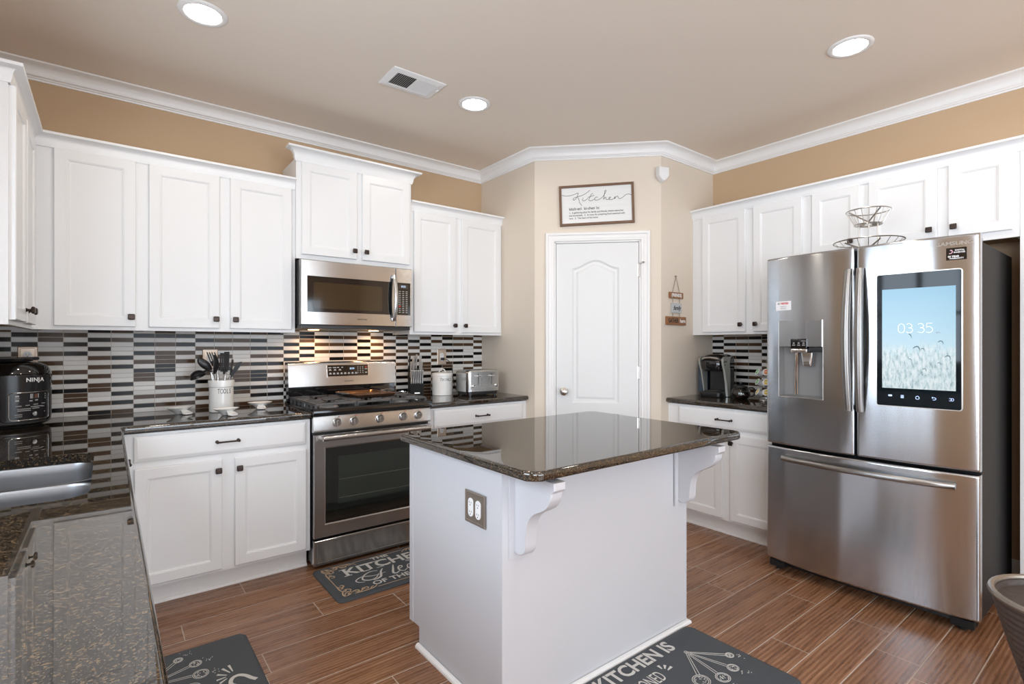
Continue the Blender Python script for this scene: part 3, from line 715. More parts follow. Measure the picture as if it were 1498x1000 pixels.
for x, z, s in ((.695, 1.35, 1), (.725, 1.29, 1.2), (.748, 1.285, .7), (.815, 1.318, .9), (.63, 1.26, .6), (.84, 1.25, 1.0), (.755, 1.19, .7), (.66, 1.20, .6), (.70, 1.235, .6), (.81, 1.22, .6)):
    x -= .7; stroke(mb, [(x-.010*s, z+.0*s), (x, z+.007*s), (x+.008*s, z+.004*s), (x+.013*s, z-.012*s)], .005*s, T, .0001, 4, lambda t: math.sin(PI*min(1, t*.9+.1))*.9+.1)
mb.build('reed_heads', mat('reed_heads_grey', (.05, .08, .10), .5, emit=(.10, .17, .20), es=.8), sc_o, smooth=False)
mb = MB(); zi = 1.056
def icn(u): return Matrix.Translation((u, scr(u, .0028), zi)) @ UP
mb.T = icn(.619); mb.lathe([(0, 0), (.005, 0), (.005, .0003), (0, .0003)], (-.012, .003, 0), 10); mb.box(-.014, -.010, -.008, -.003, 0, .0003); mb.box(-.003, .012, 0, .008, 0, .0003)
mb.T = icn(.671); [mb.box(-.006, .006, -.006+.004*k, -.0035+.004*k, 0, .0003) for k in range(4)]
mb.T = Matrix()
stroke(mb, [(-.007, .001), (0, .008), (.007, .001), (.005, -.006), (-.005, -.006), (-.007, .001)], .0022, icn(.729), .0003, 3)
stroke(mb, [(-.008, .004), (.003, .004), (.008, 0), (.003, -.006), (-.004, -.006)], .0022, icn(.790), .0003, 4); stroke(mb, [(-.004, .008), (-.008, .004), (-.004, 0)], .0020, icn(.790), .0003, 1)
for s in (-1, 1): stroke(mb, [(s*.004+.005*math.cos(k*PI/4), .006*math.sin(k*PI/4)) for k in range(9)], .0018, icn(.852), .0003, 2)
mb.build('touch_icons', M['icon'], bz_o, smooth=False)
def sticker(u0, u1, z0, z1, m, name, par):
    mb = MB(); mb.loops([[(u, bulge(u)-d, z) for u, z in ((u0, z0), (u1, z0), (u1, z1), (u0, z1))] for d in (-.0003, .0008)], True, True); return mb.build(name, m, par, smooth=False)
def on_door(body, size, u, z, m, name, par, bold=0, sx=1, d=.0012, ext=.0003, sp=1):
    sl = math.atan2(bulge(u+.02)-bulge(u-.02), .04)
    T = Matrix.Translation((u, bulge(u)-d, z)) @ Matrix.Rotation(sl, 4, 'Z') @ UP
    return text_mb(body, size, T, ext, bold=bold, sx=sx, spacing=sp).build(name, m, par, smooth=False)
on_door('SAMSUNG', .024, .863, 1.768, M['pewter'], 'logo_lettering', rd, .0006, 1.15, d=.0015, ext=.0012)
b_ = sticker(.833, .904, 1.693, 1.749, M['blackg'], 'warranty_sticker', rd)
on_door('DIGITAL', .009, .880, 1.737, M['whitep'], 'sticker_text', b_, .0002, 1.0); on_door('INVERTER', .009, .879, 1.727, M['whitep'], 'sticker_text', b_, .0002, 1)
on_door('10 YEAR', .011, .858, 1.709, M['whitep'], 'sticker_text', b_, .0004); on_door('WARRANTY', .009, .869, 1.700, M['whitep'], 'sticker_text', b_, .0002)
mb = MB(); stroke(mb, [(-.006, .007), (-.008, 0), (-.004, -.008), (.005, -.007), (.008, 0), (.004, .007), (0, .004)], .003, Matrix.Translation((.847, bulge(.847)-.0009, 1.732)) @ UP, .0003, 4); mb.build('sticker_emblem', mat('sticker_pink', (.75, .45, .55), .5), b_, smooth=False)
b_ = sticker(.060, .150, 1.503, 1.555, M['paper'], 'paper_sticker', ld)
on_door('TESTED', .014, .112, 1.541, M['redp'], 'sticker_text', b_, .0005)
for k, zz in enumerate((1.524, 1.513)): on_door('8 8 8 0 2 5 1', .007, .106, zz, M['greyink'], 'sticker_text', b_, .0001)
mb = MB(); stroke(mb, [(-.006, -.004), (0, .007), (.006, -.004), (-.006, 0), (.006, 0)], .002, Matrix.Translation((.078, bulge(.078)-.0009, 1.541)) @ UP, .0003, 3); mb.build('sticker_emblem', M['greyink'], b_, smooth=False)
# handles: flat bowed bars
def vhandle(u, par, s):
    mb = MB(); n = 16; L = []
    for k in range(n+1):
        t = k/n; z = .968+(1.695-.968)*t; b = math.sin(PI*t); y = bulge(u)-.020-.034*b**.8; w = .0165+.003*b
        uu = u+s*.004*b
        L.append([(uu-w, y+.008, z), (uu-w*.9, y-.004, z), (uu-w*.45, y-.010, z), (uu+w*.45, y-.010, z), (uu+w*.9, y-.004, z), (uu+w, y+.008, z), (uu, y+.014, z)])
    mb.loops(L, True, True)
    for z in (.985, 1.678): mb.box(u-.010, u+.010, bulge(u)-.024, bulge(u)+.004, z-.012, z+.012)
    return mb.build('handle', M['steelh'], par, sharp=50)
vhandle(.448, ld, -1); vhandle(.498, rd, 1)
# freezer drawer
mb = front_grid(spaced(0, FW, n=26), spaced(.066, .722), 0, FW, .066, .722, .088, dent=lambda u, z: .0); fz = mb.build('freezer_drawer', M['steelf'], fr, sharp=28)
mb = MB(); L = []; n = 20
for k in range(n+1):
    t = k/n; u = .105+.765*t; y = bulge(u)-.022-.028*math.sin(PI*t)**.6; zc = .666
    L.append([(u, y+.012*math.cos(a), zc+.015*math.sin(a)) for a in [2*PI*j/12 for j in range(12)]])
mb.loops(L, True, True)
for u in (.122, .853): mb.box(u-.015, u+.015, bulge(u)-.024, bulge(u)+.003, .658, .674)
mb.build('handle', M['steelh'], fz, sharp=60)
# case, gaskets, hinges, feet
mb = MB(); mb.box(.004, FW-.004, .094, .80, .055, 1.775, .004); mb.build('case', M['darkgrey'], fr)
mb = MB(); mb.box(.006, FW-.006, .087, .0945, .07, .72); mb.box(.006, .462, .087, .0945, .742, 1.80); mb.box(.484, FW-.006, .087, .0945, .742, 1.80); mb.box(.455, .491, .055, .0935, .742, 1.795); mb.build('gasket', M['rubber'], fr, smooth=False)
for u in (.04, FW-.055):
    mb = MB(); mb.box(u-.030, u+.040, .090, .19, 1.776, 1.806, .006); mb.build('hinge_cover', M['grey'], fr)
mb = MB(); mb.box(.02, FW-.02, .10, .13, .02, .054); mb.build('base_grille', M['black'], fr, smooth=False)
for u in (.05, FW-.07):
    mb = MB(); mb.box(u-.035, u+.05, .045, .12, .022, .060, .004); mb.lathe([(0, .0005), (.016, .0005), (.016, .018), (.007, .020), (.007, .03), (0, .03)], (u, .09, 0), 14); mb.build('front_foot', M['darkgrey'], fr)

# ============================================================ RANGE
rg = thing('gas_range', 'stainless gas range with five burner knobs and oven window', 'range', (1.5185, -.66, 0)); RW = .762
MB().box(.003, RW-.003, .045, .63, .03, .905).build('body', M['black'], rg, smooth=False)
# control panel (slanted)
mb = MB(); mb.loops([[(x, y, z) for y, z in ((.055, .797), (.006, .797), (.0, .803), (-.001, .81), (.010, .885), (.016, .893), (.055, .893))] for x in (0, RW)], True, True); mb.build('control_panel', M['steel'], rg, sharp=30)
sl = math.atan2(.011, .075)
for u in (.135, .239, .405, .563, .671):
    T = Matrix.Translation((u, .0045, .848)) @ Matrix.Rotation(sl, 4, 'X')
    mb = MB(T); mb.lathe([(0, 0), (.027, 0), (.027, .003), (.024, .006), (.022, .008), (.0215, .020), (.019, .024), (0, .0245)], (0, 0, 0), 28, 'Y')
    mb.box(-.006, .006, -.032, -.022, -.019, .019, .003); kb_ = mb.build('burner_knob', M['nickel'], rg, sharp=40)
    mb = MB(T); mb.box(-.0013, .0013, -.0329, -.0315, .002, .018); mb.build('pointer', M['ink'], kb_, smooth=False)
    mb = MB(T); mb.lathe([(0, 0), (.003, 0), (.003, .001), (0, .001)], (.016, -.0008, .033), 8, 'Y'); mb.build('off_mark', M['redp'], kb_, smooth=False)
# vent gap and oven door
def ring_door(mb, x0, x1, z0, z1, yb, steps): return panel(mb, x0, x1, z0, z1, yb, steps)
mb = MB(); O = [(.004, .182), (RW-.004, .182), (RW-.004, .782), (.004, .782)]; gx0, gx1, gz0, gz1 = .070, RW-.070, .262, .700
mb.loops([[(x, .045, z) for x, z in O], [(x, .004, z) for x, z in O], [(x+(.003 if x < .3 else -.003), .0, z+(.003 if z < .4 else -.003)) for x, z in O],
          [(gx0-.008, 0, gz0-.008), (gx1+.008, 0, gz0-.008), (gx1+.008, 0, gz1+.008), (gx0-.008, 0, gz1+.008)], [(gx0, .004, gz0), (gx1, .004, gz0), (gx1, .004, gz1), (gx0, .004, gz1)]], True, False)
od = mb.build('oven_door', M['steel'], rg, sharp=25)
MB().box(gx0-.001, gx1+.001, .0035, .02, gz0-.001, gz1+.001).build('oven_window', M['ovenglass'], od, smooth=False, label='black glass oven window')
MB().box(gx0+.075, gx1-.075, .0026, .0034, gz0+.10, gz1-.055).build('inner_glass', mat('oven_inner_glass', (.020, .028, .022), .05, coat=1), od, smooth=False)
mb = MB()
for z in (gz0+.135, gz0+.245):
    mb.tube([(gx0+.08, .0022, z), (gx1-.08, .0022, z)], .0016, 6)
mb.build('oven_rack_edge', mat('rack_grey', (.12, .12, .11), .4, .5), od)
mb = MB(); mb.tube([(.028+.008, -.058, .767), (RW-.036, -.058, .767)], .0145, 16)
for u in (.05, RW-.05): mb.box(u-.014, u+.014, -.055, .003, .757, .777, .003)
mb.build('handle', M['steel'], od, sharp=50)
mb = MB()
for k in range(7): mb.box(.14+k*.072, .19+k*.072, -.0008, .0005, .7735, .7775)
mb.build('vent_slots', M['ink'], od, smooth=False)
mb = MB(); panel(mb, .004, RW-.004, .022, .168, .045, [(0, 0), (0, .040), (.004, .045), (.016, .0455), (.022, .043)]); mb.build('storage_drawer', M['steel'], rg, sharp=25)
for u in (.04, RW-.04):
    for y in (.10, .58): mb = MB(); mb.lathe([(0, .0005), (.016, .0005), (.016, .01), (.008, .012), (.008, .03), (0, .03)], (u, y, 0), 12); mb.build('foot', M['black'], rg)
# cooktop
mb = MB(); mb.loops([[(x, y, z) for y, z in ((-.012, .8935), (-.016, .905), (-.012, .926), (-.002, .936), (.03, .932), (.05, .922), (.56, .922), (.575, .93), (.60, .93), (.60, .8935))] for x in (-.003, RW+.003)], True, True)
mb.build('cooktop', M['blackg'], rg, sharp=30, label='black enamel cooktop')
def grate(x0, x1, name='grate'):
    mb = MB(); y0, y1, zt, t_ = .035, .545, .962, .0075
    def bar(a, b, w=.0075, z=.951, h=.011):
        (xa, ya), (xb, yb2) = a, b; dx, dy = xb-xa, yb2-ya; L = math.hypot(dx, dy); nx, ny = -dy/L*w, dx/L*w
        mb.loops([[(xa-nx, ya-ny, z), (xa+nx, ya+ny, z), (xa+nx*.6, ya+ny*.6, z+h), (xa-nx*.6, ya-ny*.6, z+h)], [(xb-nx, yb2-ny, z), (xb+nx, yb2+ny, z), (xb+nx*.6, yb2+ny*.6, z+h), (xb-nx*.6, yb2-ny*.6, z+h)]], True, True)
    bar((x0, y0), (x1, y0)); bar((x0, y1), (x1, y1)); bar((x0, y0), (x0, y1)); bar((x1, y0), (x1, y1)); xm = (x0+x1)/2
    bar((x0, (y0+y1)/2), (x1, (y0+y1)/2))
    for yc in (y0+.127, y1-.127):
        for a in range(8):
            th = a*PI/4+PI/8*0; r1 = .038; c, s_ = math.cos(th), math.sin(th)
            k = min((x1-xm)/abs(c) if abs(c) > .01 else 9, .127/abs(s_) if abs(s_) > .01 else 9)
            bar((xm+r1*c, yc+r1*s_), (xm+k*c, yc+k*s_), .006)
    for x in (x0, x1):
        for y in [y0+.0+k*(y1-y0)/6 for k in range(7)]:
            mb.box(x-.007, x+.007, y-.008, y+.008, .923 if .05 < y < .52 or True else .93, .952)
    mb.box(x0, x1, y0-.006, y0+.004, .951, .957)
    return mb.build(name, M['iron'], rg, sharp=30)
grate(.022, .262); grate(.272, .490); grate(.500, .740)
for (x, y, r) in ((.142, .165, .048), (.142, .42, .036), (.381, .29, .045), (.62, .165, .042), (.62, .42, .036)):
    mb = MB(); mb.lathe([(0, .9225), (r+.012, .9225), (r+.008, .930), (r, .934), (r, .938), (0, .938)], (x, y, 0), 24); bn = mb.build('burner', M['grey'], rg, sharp=40)
    mb = MB(); mb.lathe([(0, .9385), (r-.004, .9385), (r-.005, .945), (0, .9465)], (x, y, 0), 24); mb.build('burner_cap', M['iron'], bn, sharp=40)
# backguard: black lower strip and tilted steel console
mb = MB(); mb.box(.004, RW-.004, .545, .60, .931, 1.03); mb.box(.05, RW-.05, .540, .546, 1.008, 1.020); mb.build('backguard_base', M['blackg'], rg, smooth=False)
mb = MB(); cons = [(.60, 1.022), (.535, 1.022), (.526, 1.026), (.531, 1.06), (.543, 1.165), (.549, 1.182), (.560, 1.190), (.62, 1.190), (.62, 1.022)]
def cy_(z): return .531+(z-1.06)/(1.165-1.06)*.012
mb.loops([[(x+dx, y, z) for y, z in cons] for x, dx in ((.001, 0), (RW-.001, 0))], True, True); cs = mb.build('console', M['steel'], rg, sharp=30, label='tilted stainless control console')
st = math.atan2(.012, .105)
T = Matrix.Translation((.402, cy_(1.126), 1.126)) @ Matrix.Rotation(-st, 4, 'X')
mb = MB(T); mb.box(-.150, .150, -.003, .002, -.043, .043, .001); mb.build('display_trim', M['chrome'], cs)
mb = MB(T); mb.box(-.145, .145, -.0045, .0, -.039, .039); dsp = mb.build('display_panel', M['blackg'], cs, smooth=False)
text_mb('8:04', .019, T @ Matrix.Translation((.028, -.0047, .013)) @ UP, .0002).build('clock_digits', M['lcd'], dsp, smooth=False)
mb = MB(T)
for k, w in enumerate((.020, .024, .014, .012)): mb.box(-.138+k*.03, -.138+k*.03+w, -.0050, -.0046, .020, .025)
for k in range(3): mb.box(-.136+k*.034, -.118+k*.034, -.0050, -.0046, .002, .006); mb.box(-.133+k*.034, -.121+k*.034, -.0050, -.0046, .008, .012)
for k in range(8): mb.box(-.134+k*.026, -.118+k*.026, -.0050, -.0046, -.024, -.019); mb.box(-.132+k*.026, -.120+k*.026, -.0050, -.0046, -.017, -.013)
for i in range(3):
    for j in range(4): mb.box(.068+i*.018, .073+i*.018, -.0050, -.0046, .020-j*.013, .0245-j*.013)
mb.box(.121, .139, -.0050, -.0046, .006, .010); mb.box(.124, .136, -.0050, -.0046, -.020, -.014)
mb.build('button_legends', mat('soft_white_print', (.55, .55, .55), .5), dsp, smooth=False)
mb = MB(T); mb.box(.124, .136, -.0050, -.0046, .018, .024); mb.build('off_legend', M['redp'], dsp, smooth=False)
text_mb('SAMSUNG', .012, Matrix.Translation((.405, cy_(1.052)-.0008, 1.052)) @ Matrix.Rotation(-st, 4, 'X') @ UP, .0003, sx=1.2).build('logo_lettering', M['ink'], cs, smooth=False)
# griddle pan on the centre grate
g = thing('griddle_pan', 'dark griddle pan lying on the middle grate of the range', 'griddle', (1.965, -.325, .9635), 3)
mb = MB(); O = lambda i, z: [(p[0], p[1], z) for p in rrect(-.135-i, .135+i, -.17-i, .17+i, .025, 4)]
mb.loops([O(-.012, 0), O(0, .004), O(.006, .018), O(.009, .020), O(.009, .022), O(.003, .021), O(-.006, .008)], True, True); mb.build('pan', M['copper'], g, sharp=40)
for s_ in (-1, 1):
    mb = MB(); mb.tube([(s_*.135, -.05, .020), (s_*.185, -.045, .026), (s_*.19, 0, .028), (s_*.185, .045, .026), (s_*.135, .05, .020)], .006, 8); mb.build('handle', M['iron'], g)

# ============================================================ MICROWAVE
mw = thing('microwave', 'stainless over-the-range microwave with curved door handle', 'microwave', (1.5195, -.40, 1.43)); MWW, MH = .758, .410
MB().box(.004, MWW-.004, .035, .396, .004, MH, 0).build('body', M['darkgrey'], mw, smooth=False)
def frame(mb, x0, x1, z0, z1, wx0, wx1, wz0, wz1, yb, yf):
    c = .004
    mb.loops([[(x0, yb, z0), (x1, yb, z0), (x1, yb, z1), (x0, yb, z1)], [(x0, yf+c, z0), (x1, yf+c, z0), (x1, yf+c, z1), (x0, yf+c, z1)], [(x0+c, yf, z0+c), (x1-c, yf, z0+c), (x1-c, yf, z1-c), (x0+c, yf, z1-c)],
              [(wx0, yf, wz0), (wx1, yf, wz0), (wx1, yf, wz1), (wx0, yf, wz1)], [(wx0+.001, yf+.003, wz0+.001), (wx1-.001, yf+.003, wz0+.001), (wx1-.001, yf+.003, wz1-.001), (wx0+.001, yf+.003, wz1-.001)]], True, False)
mb = MB(); frame(mb, 0, .632, .002, MH-.002, .040, .606, .083, .308, .034, 0); md = mb.build('door', M['steel'], mw, sharp=25)
mb = MB(); mb.box(.0405, .6055, .0028, .012, .0835, .3075); wd = mb.build('window', M['blackg'], md, smooth=False)
mb = MB(); mb.loops([[(p[0], y, p[1]) for p in rrect(.080, .535, .105, .270, .010, 3)] for y in (.0028, .0022)], True, True); mb.build('inner_window', mat('tinted_window', (.035, .022, .010), .08, coat=.6), wd, smooth=False)
mb = MB(); L = []
for k in range(15):
    t = k/14; b = math.sin(PI*t)**.75; z = .04+.315*t; y = -.012-.036*b
    L.append([(.615+.014*math.cos(a), y+.009*math.sin(a), z) for a in [2*PI*j/12 for j in range(12)]])
mb.loops(L, True, True)
for z in (.052, .343): mb.box(.606, .624, -.018, .002, z-.010, z+.010, .002)
mb.build('handle', M['steel'], md, sharp=60)
mb = MB(); frame(mb, .6345, MWW, .002, MH-.002, .640, .744, .083, .308, .034, 0); cp = mb.build('control_frame', M['steel'], mw, sharp=25)
mb = MB(); mb.box(.6405, .7435, .0025, .012, .0835, .3075); cp2 = mb.build('keypad', M['blackg'], cp, smooth=False)
mb = MB(); mb.box(.656, .726, .0018, .0024, .268, .296); mb.build('display', mat('amber_display', (.05, .03, .02), .3), cp2, smooth=False)
text_mb('8:03', .020, Matrix.Translation((.692, .0014, .282)) @ UP, .0002).build('clock_digits', M['lcd'], cp2, smooth=False)
mb = MB()
for i in range(3):
    for j in range(12): mb.box(.657+i*.026, .672+i*.026, .0018, .0024, .100+j*.0132, .1045+j*.0132)
mb.build('key_legends', mat('key_print', (.42, .42, .40), .5), cp2, smooth=False)
mb = MB(); mb.box(.656, .672, .0012, .0017, .139, .148); mb.build('stop_key', M['redp'], cp2, smooth=False)
text_mb('SAMSUNG', .012, Matrix.Translation((.395, -.0006, .044)) @ UP, .0003, sx=1.2).build('logo_lettering', M['ink'], md, smooth=False)
mb = MB(); mb.box(.006, MWW-.006, .02, .39, -.020, .0035, .003); 
mw_b = mb.build('vent_base', M['black'], mw)
mb = MB(); mb.lathe([(0, -.0235), (.035, -.0235), (.035, -.0205), (0, -.0205)], (.17, .30, 0), 20); mb.lathe([(0, -.0235), (.035, -.0235), (.035, -.0205), (0, -.0205)], (.60, .30, 0), 20)
mb.build('cooktop_lamp', mat('warm_hood_lamp', (1, .7, .4), .5, emit=(1, .55, .22), es=14), mw_b)
for x in (.17, .60): area('hood_lamp_light', (1.5195+x, -.13, 1.40), (0, 0, 0), .06, .06, 1.1, (1, .58, .28), 150)

# ============================================================ CEILING FIXTURES
def can(label, x, y, r=.085, on=True):
    c = thing('recessed_light', label, 'ceiling light', (x, y, H), 0, 'recessed ceiling lights')
    mb = MB(); mb.lathe([(r-.012, -.004), (r-.010, -.007), (r, -.008), (r+.012, -.005), (r+.014, -.0002), (r-.012, -.0002)], (0, 0, 0), 40, caps=False); mb.loops([[(0, 0, 0)]*3], False, False) if False else None
    mb.build('trim_ring', M['trim'], c, sharp=60)
    mb = MB(); mb.lathe([(r-.0125, -.0035), (.0001, -.0035), (.0001, -.001), (r-.0125, -.001)], (0, 0, 0), 32, caps=False); mb.build('lens', M['lens'], c, smooth=False)
    l = bpy.data.lights.new('recessed_lamp', 'SPOT'); l.energy = CAN; l.color = (1, .90, .78); l.spot_size = R(172); l.spot_blend = .35; l.shadow_soft_size = .07
    o = bpy.data.objects.new('recessed_lamp', l); COL.objects.link(o); o.location = (x, y, H-.03)
CAN = 7
can('recessed ceiling light at the upper left, above the sink side', .918, -1.045); can('small-looking recessed ceiling light near the air vent', 2.361, -1.064); can('recessed ceiling light at the upper right, above the refrigerator side', 3.49, -2.724)
can('recessed ceiling light above the sink counter, beyond the top of the picture', .95, -2.75); can('recessed ceiling light above the island, beyond the top of the picture', 2.22, -2.75); can('recessed ceiling light behind the viewer', 2.3, -4.8)
v = thing('air_vent', 'white rectangular air vent grille in the ceiling', 'vent', (1.942, -1.062, H))
mb = MB(); mb.loops([[(p[0], p[1], z) for p in rrect(-.160+i, .160-i, -.108+i, .108-i, .004, 2)] for i, z in ((0, -.0005), (.0, -.004), (.005, -.008), (.038, -.010), (.040, -.004))], False, False)
mb.build('frame', M['trim'], v, sharp=30)
MB().box(-.122, .122, -.071, .071, -.003, -.0008).build('duct_opening', M['black'], v, smooth=False)
mb = MB()
for k in range(22):
    x = -.115+k*.0109; s_ = -1 if k < 11 else 1
    mb.loops([[(x-.0035*s_, y, -.0036), (x+.0035*s_, y, -.0105), (x+.0045*s_, y, -.0105), (x-.0025*s_, y, -.0036)] for y in (-.070, .070)], True, True)
mb.box(-.003, .003, -.070, .070, -.0105, -.0036)
mb.build('louvres', M['trim'], v, smooth=False)
mb = MB(); mb.box(.145, .149, -.03, -.01, -.016, -.008); mb.build('lever', M['trim'], v, smooth=False)
# ============================================================ SIGNS
# framed sign above the door (on the diagonal wall)
def wl(u, off=0): return (XA+(u)*math.cos(PI/4)-off*math.cos(PI/4), YB-u*math.cos(PI/4)-off*math.cos(PI/4))
px_, py_ = wl(.4645, .001)
sg = thing('wall_sign', 'framed white sign with script lettering above the pantry door', 'sign', (px_, py_, 2.357), -45); sg.rotation_euler = (0, R(-1.6), R(-45))
mb = MB(); a_, b_ = .276, .151
mb.loops([[(x*(1-0), y, z) for x, z in ((-a_+i, -b_+i), (a_-i, -b_+i), (a_-i, b_-i), (-a_+i, b_-i))] for i, y in ((0, -.0005), (0, -.020), (.002, -.022), (.017, -.022), (.0175, -.012))], True, False)
mb.build('frame', M['framew'], sg, sharp=25)
mb = MB(); mb.box(-.2590, .2590, -.0125, -.010, -.134, .134); bd = mb.build('board', M['board'], sg, smooth=False)
TS = Matrix.Translation((0, -.0127, 0)) @ UP
mb = MB()
def S(pts, w=.0030, k=6): stroke(mb, [(p[0], p[1]) for p in pts], w, TS, .0008, k)
def px(l):   # digitised from the zoomed sign: crop px -> metres on the board
    out = []
    for x, y in l:
        t = (x-150)/(1335-150); top = 262+(188-262)*t; bot = 835+(765-835)*t
        out.append((-.259+.518*t, .134-.268*(y-top)/(bot-top)))
    return out
S(px([(155, 370), (230, 382), (310, 372), (400, 345), (435, 330), (430, 365), (400, 420), (365, 447), (348, 432), (375, 408), (410, 395)]))
S(px([(638, 285), (580, 330), (500, 372), (440, 388), (425, 395), (445, 430), (460, 490), (497, 535)]))
S(px([(520, 418), (505, 445), (530, 458), (570, 440), (600, 415)])); S(px([(516, 402), (520, 406)]), .004)
S(px([(690, 340), (660, 350), (640, 390), (620, 430), (625, 455), (665, 452), (720, 425)])); S(px([(600, 402), (650, 385), (710, 368)]))
S(px([(765, 400), (740, 395), (715, 420), (725, 445), (770, 440), (820, 415), (870, 370), (905, 310), (908, 285), (890, 295), (880, 350), (865, 435)]))
S(px([(865, 435), (885, 405), (905, 400), (905, 432), (940, 432), (980, 405), (975, 392), (955, 410), (965, 435), (1010, 430), (1050, 405), (1060, 380), (1050, 425)]))
S(px([(1050, 425), (1075, 390), (1105, 378), (1110, 405), (1140, 418), (1190, 395), (1240, 355), (1290, 345), (1335, 358)]))
mb.build('script_lettering', M['ink'], bd, smooth=False)
def sgt(s, size, x, z, b=.0002): text_mb(s, size, TS @ Matrix.Translation((x, z, .0003)), .0003, 'LEFT', b, .92).build('small_lettering', M['ink'], bd, smooth=False)
sgt('kitch·en\\  ki-chen \\n:', .030, -.205, -.026, .0004)
sgt('1.  A gathering place for family and friends, where memories', .0178, -.205, -.054); sgt('are homemade   2.  A room for preparing food seasoned with', .0178, -.205, -.075); sgt('love   3.  The heart of the home', .0178, -.205, -.096)
# hanging three-board sign
hs = thing('hanging_sign', 'small wooden sign of three boards hung on chains beside the pantry', 'sign', (3.985, YC-.001, 1.827))
def bd3(x0, x1, z0, z1, m, name, ty=.012):
    o_ = MB().box(x0-3.985, x1-3.985, -ty, -.001, z0-1.827, z1-1.827, .0015).build(name, M[m], hs); return o_
b1 = bd3(3.898, 4.072, 1.658, 1.704, 'signw', 'top_board'); b2 = bd3(3.928, 4.050, 1.549, 1.622, 'boardg', 'middle_board'); b3 = bd3(3.858, 4.108, 1.456, 1.520, 'signw', 'bottom_board')
def ht(s, size, x, z, m, par, b=0, sx=1, sh=0): text_mb(s, size, Matrix.Translation((x-3.985, -.0122, z-1.827)) @ UP, .0006, bold=b, sx=sx, shear=sh).build('lettering', M[m], par, smooth=False)
ht('(FRIENDS)', .034, 3.985, 1.681, 'whitep', b1, .001, .85); ht('GATHER', .046, 3.945, 1.488, 'ink', b3, .001, .72); ht('here', .040, 4.062, 1.488, 'whitep', b3, .001, .95)
ht('family', .046, 3.989, 1.585, 'ink', b2, .0008, .85, .4)
mb = MB()
def chain(p, q, n):
    p, q = Vector(p), Vector(q); d = (q-p)/n
    for i in range(n):
        c = p+d*(i+.5); dn = d.normalized(); side = Vector((0, 1, 0)) if i % 2 else dn.cross(Vector((0, 1, 0))).normalized()
        mb.tube([c+dn*d.length*.62*math.cos(2*PI*k/8)+side*.0028*math.sin(2*PI*k/8) for k in range(8)], .0009, 5, closed=True)
for x, zz in ((3.942, 1.704), (4.030, 1.704)): chain((0, -.006, -.004), (x-3.985, -.006, zz-1.827), 11)
for x in (3.944, 4.030): chain((x-3.985, -.006, 1.658-1.827), (x-3.985, -.006, 1.622-1.827), 3); chain((x-3.985, -.006, 1.549-1.827), (x-3.985, -.006, 1.520-1.827), 3)
mb.build('chain', M['pewter'], hs)
mb = MB(); mb.lathe([(0, 0), (.006, 0), (.006, .003), (.002, .004), (.002, .010), (.005, .012), (0, .013)], (0, 0, 0), 12, 'Y'); mb.build('nail', M['pewter'], hs)
# corner motion sensor
ms = thing('motion_sensor', 'small white alarm sensor high on the wall corner', 'sensor', (XC-.004, YC-.004, 2.557), -22)
mb = MB(); mb.loops([[(x*s_, -y, z*s_) for x, z in ((-.043, .055), (.043, .055), (.043, -.012), (.020, -.042), (0, -.056), (-.020, -.042), (-.043, -.012))] for y, s_ in ((-.004, 1), (.032, 1), (.040, .93), (.043, .85))], True, True); mb.build('housing', M['trim'], ms, sharp=30)
mb = MB(); mb.box(-.024, .024, -.0445, -.042, -.022, .012, .001); mb.build('lens_window', M['plug'], ms)

# ============================================================ COUNTER ITEMS
CZ = .9145
# multicooker
pc = thing('multicooker', 'black and grey countertop pressure cooker in the corner by the sink', 'pressure cooker', (.205, -.255, CZ), 35)
mb = MB(); mb.lathe([(0, .012), (.140, .012), (.152, .022), (.156, .05), (.156, .178), (.153, .186), (0, .186)], (0, 0, 0), 56); mb.build('body', mat('cooker_grey_metal', (.10, .10, .105), .32, .6), pc, sharp=40)
mb = MB(); mb.lathe([(.153, .187), (.158, .190), (.159, .235), (.155, .262), (.140, .290), (.115, .304), (.07, .310), (0, .311)], (0, 0, 0), 56); mb.build('lid', M['blackg'], pc, sharp=60)
mb = MB(); mb.lathe([(0, .3115), (.085, .3115), (.09, .318), (.082, .326), (0, .328)], (.0, .0, 0), 36); mb.box(-.12, .12, -.018, .018, .316, .332, .006); mb.build('lid_handle', M['black'], pc)
mb = MB(); mb.lathe([(0, .0005), (.12, .0005), (.13, .010), (0, .0115)], (0, 0, 0), 36); mb.build('foot_ring', M['rubber'], pc)
def cyl_patch(a0, a1, z0, z1, r, th, m, name, par, rnd=.02, n=12, c0=0):
    mb = MB(); P = rrect(a0*r, a1*r, z0, z1, rnd, 4); L = []
    # subdivide outline for curvature
    Q = []
    for i in range(len(P)):
        p, q = P[i], P[(i+1) % len(P)]; k = max(1, int(abs(q[0]-p[0])/.012))
        for j in range(k): Q.append((p[0]+(q[0]-p[0])*j/k, p[1]+(q[1]-p[1])*j/k))
    def wr(s_, rr): return [(rr*math.sin(x*1/r), -rr*math.cos(x*1/r), z) for x, z in [((a0+a1)/2*r+(x-(a0+a1)/2*r)*s_, (z0+z1)/2+(z-(z0+z1)/2)*s_) for x, z in Q]]
    L = [wr(1, r-.002), wr(1, r+th), wr(.985, r+th+.002)]
    mb.loops(L, False, False)
    # grid face filling made of vertical strips
    xs = [a0+(a1-a0)*k/n for k in range(n+1)]; R_ = r+th+.0015
    for A, B in zip(xs, xs[1:]):
        zz0, zz1 = z0+rnd*.35, z1-rnd*.35
        mb.f([mb.v((R_*math.sin(A), -R_*math.cos(A), zz0)), mb.v((R_*math.sin(B), -R_*math.cos(B), zz0)), mb.v((R_*math.sin(B), -R_*math.cos(B), zz1)), mb.v((R_*math.sin(A), -R_*math.cos(A), zz1))])
    return mb.build(name, m, par, sharp=50)
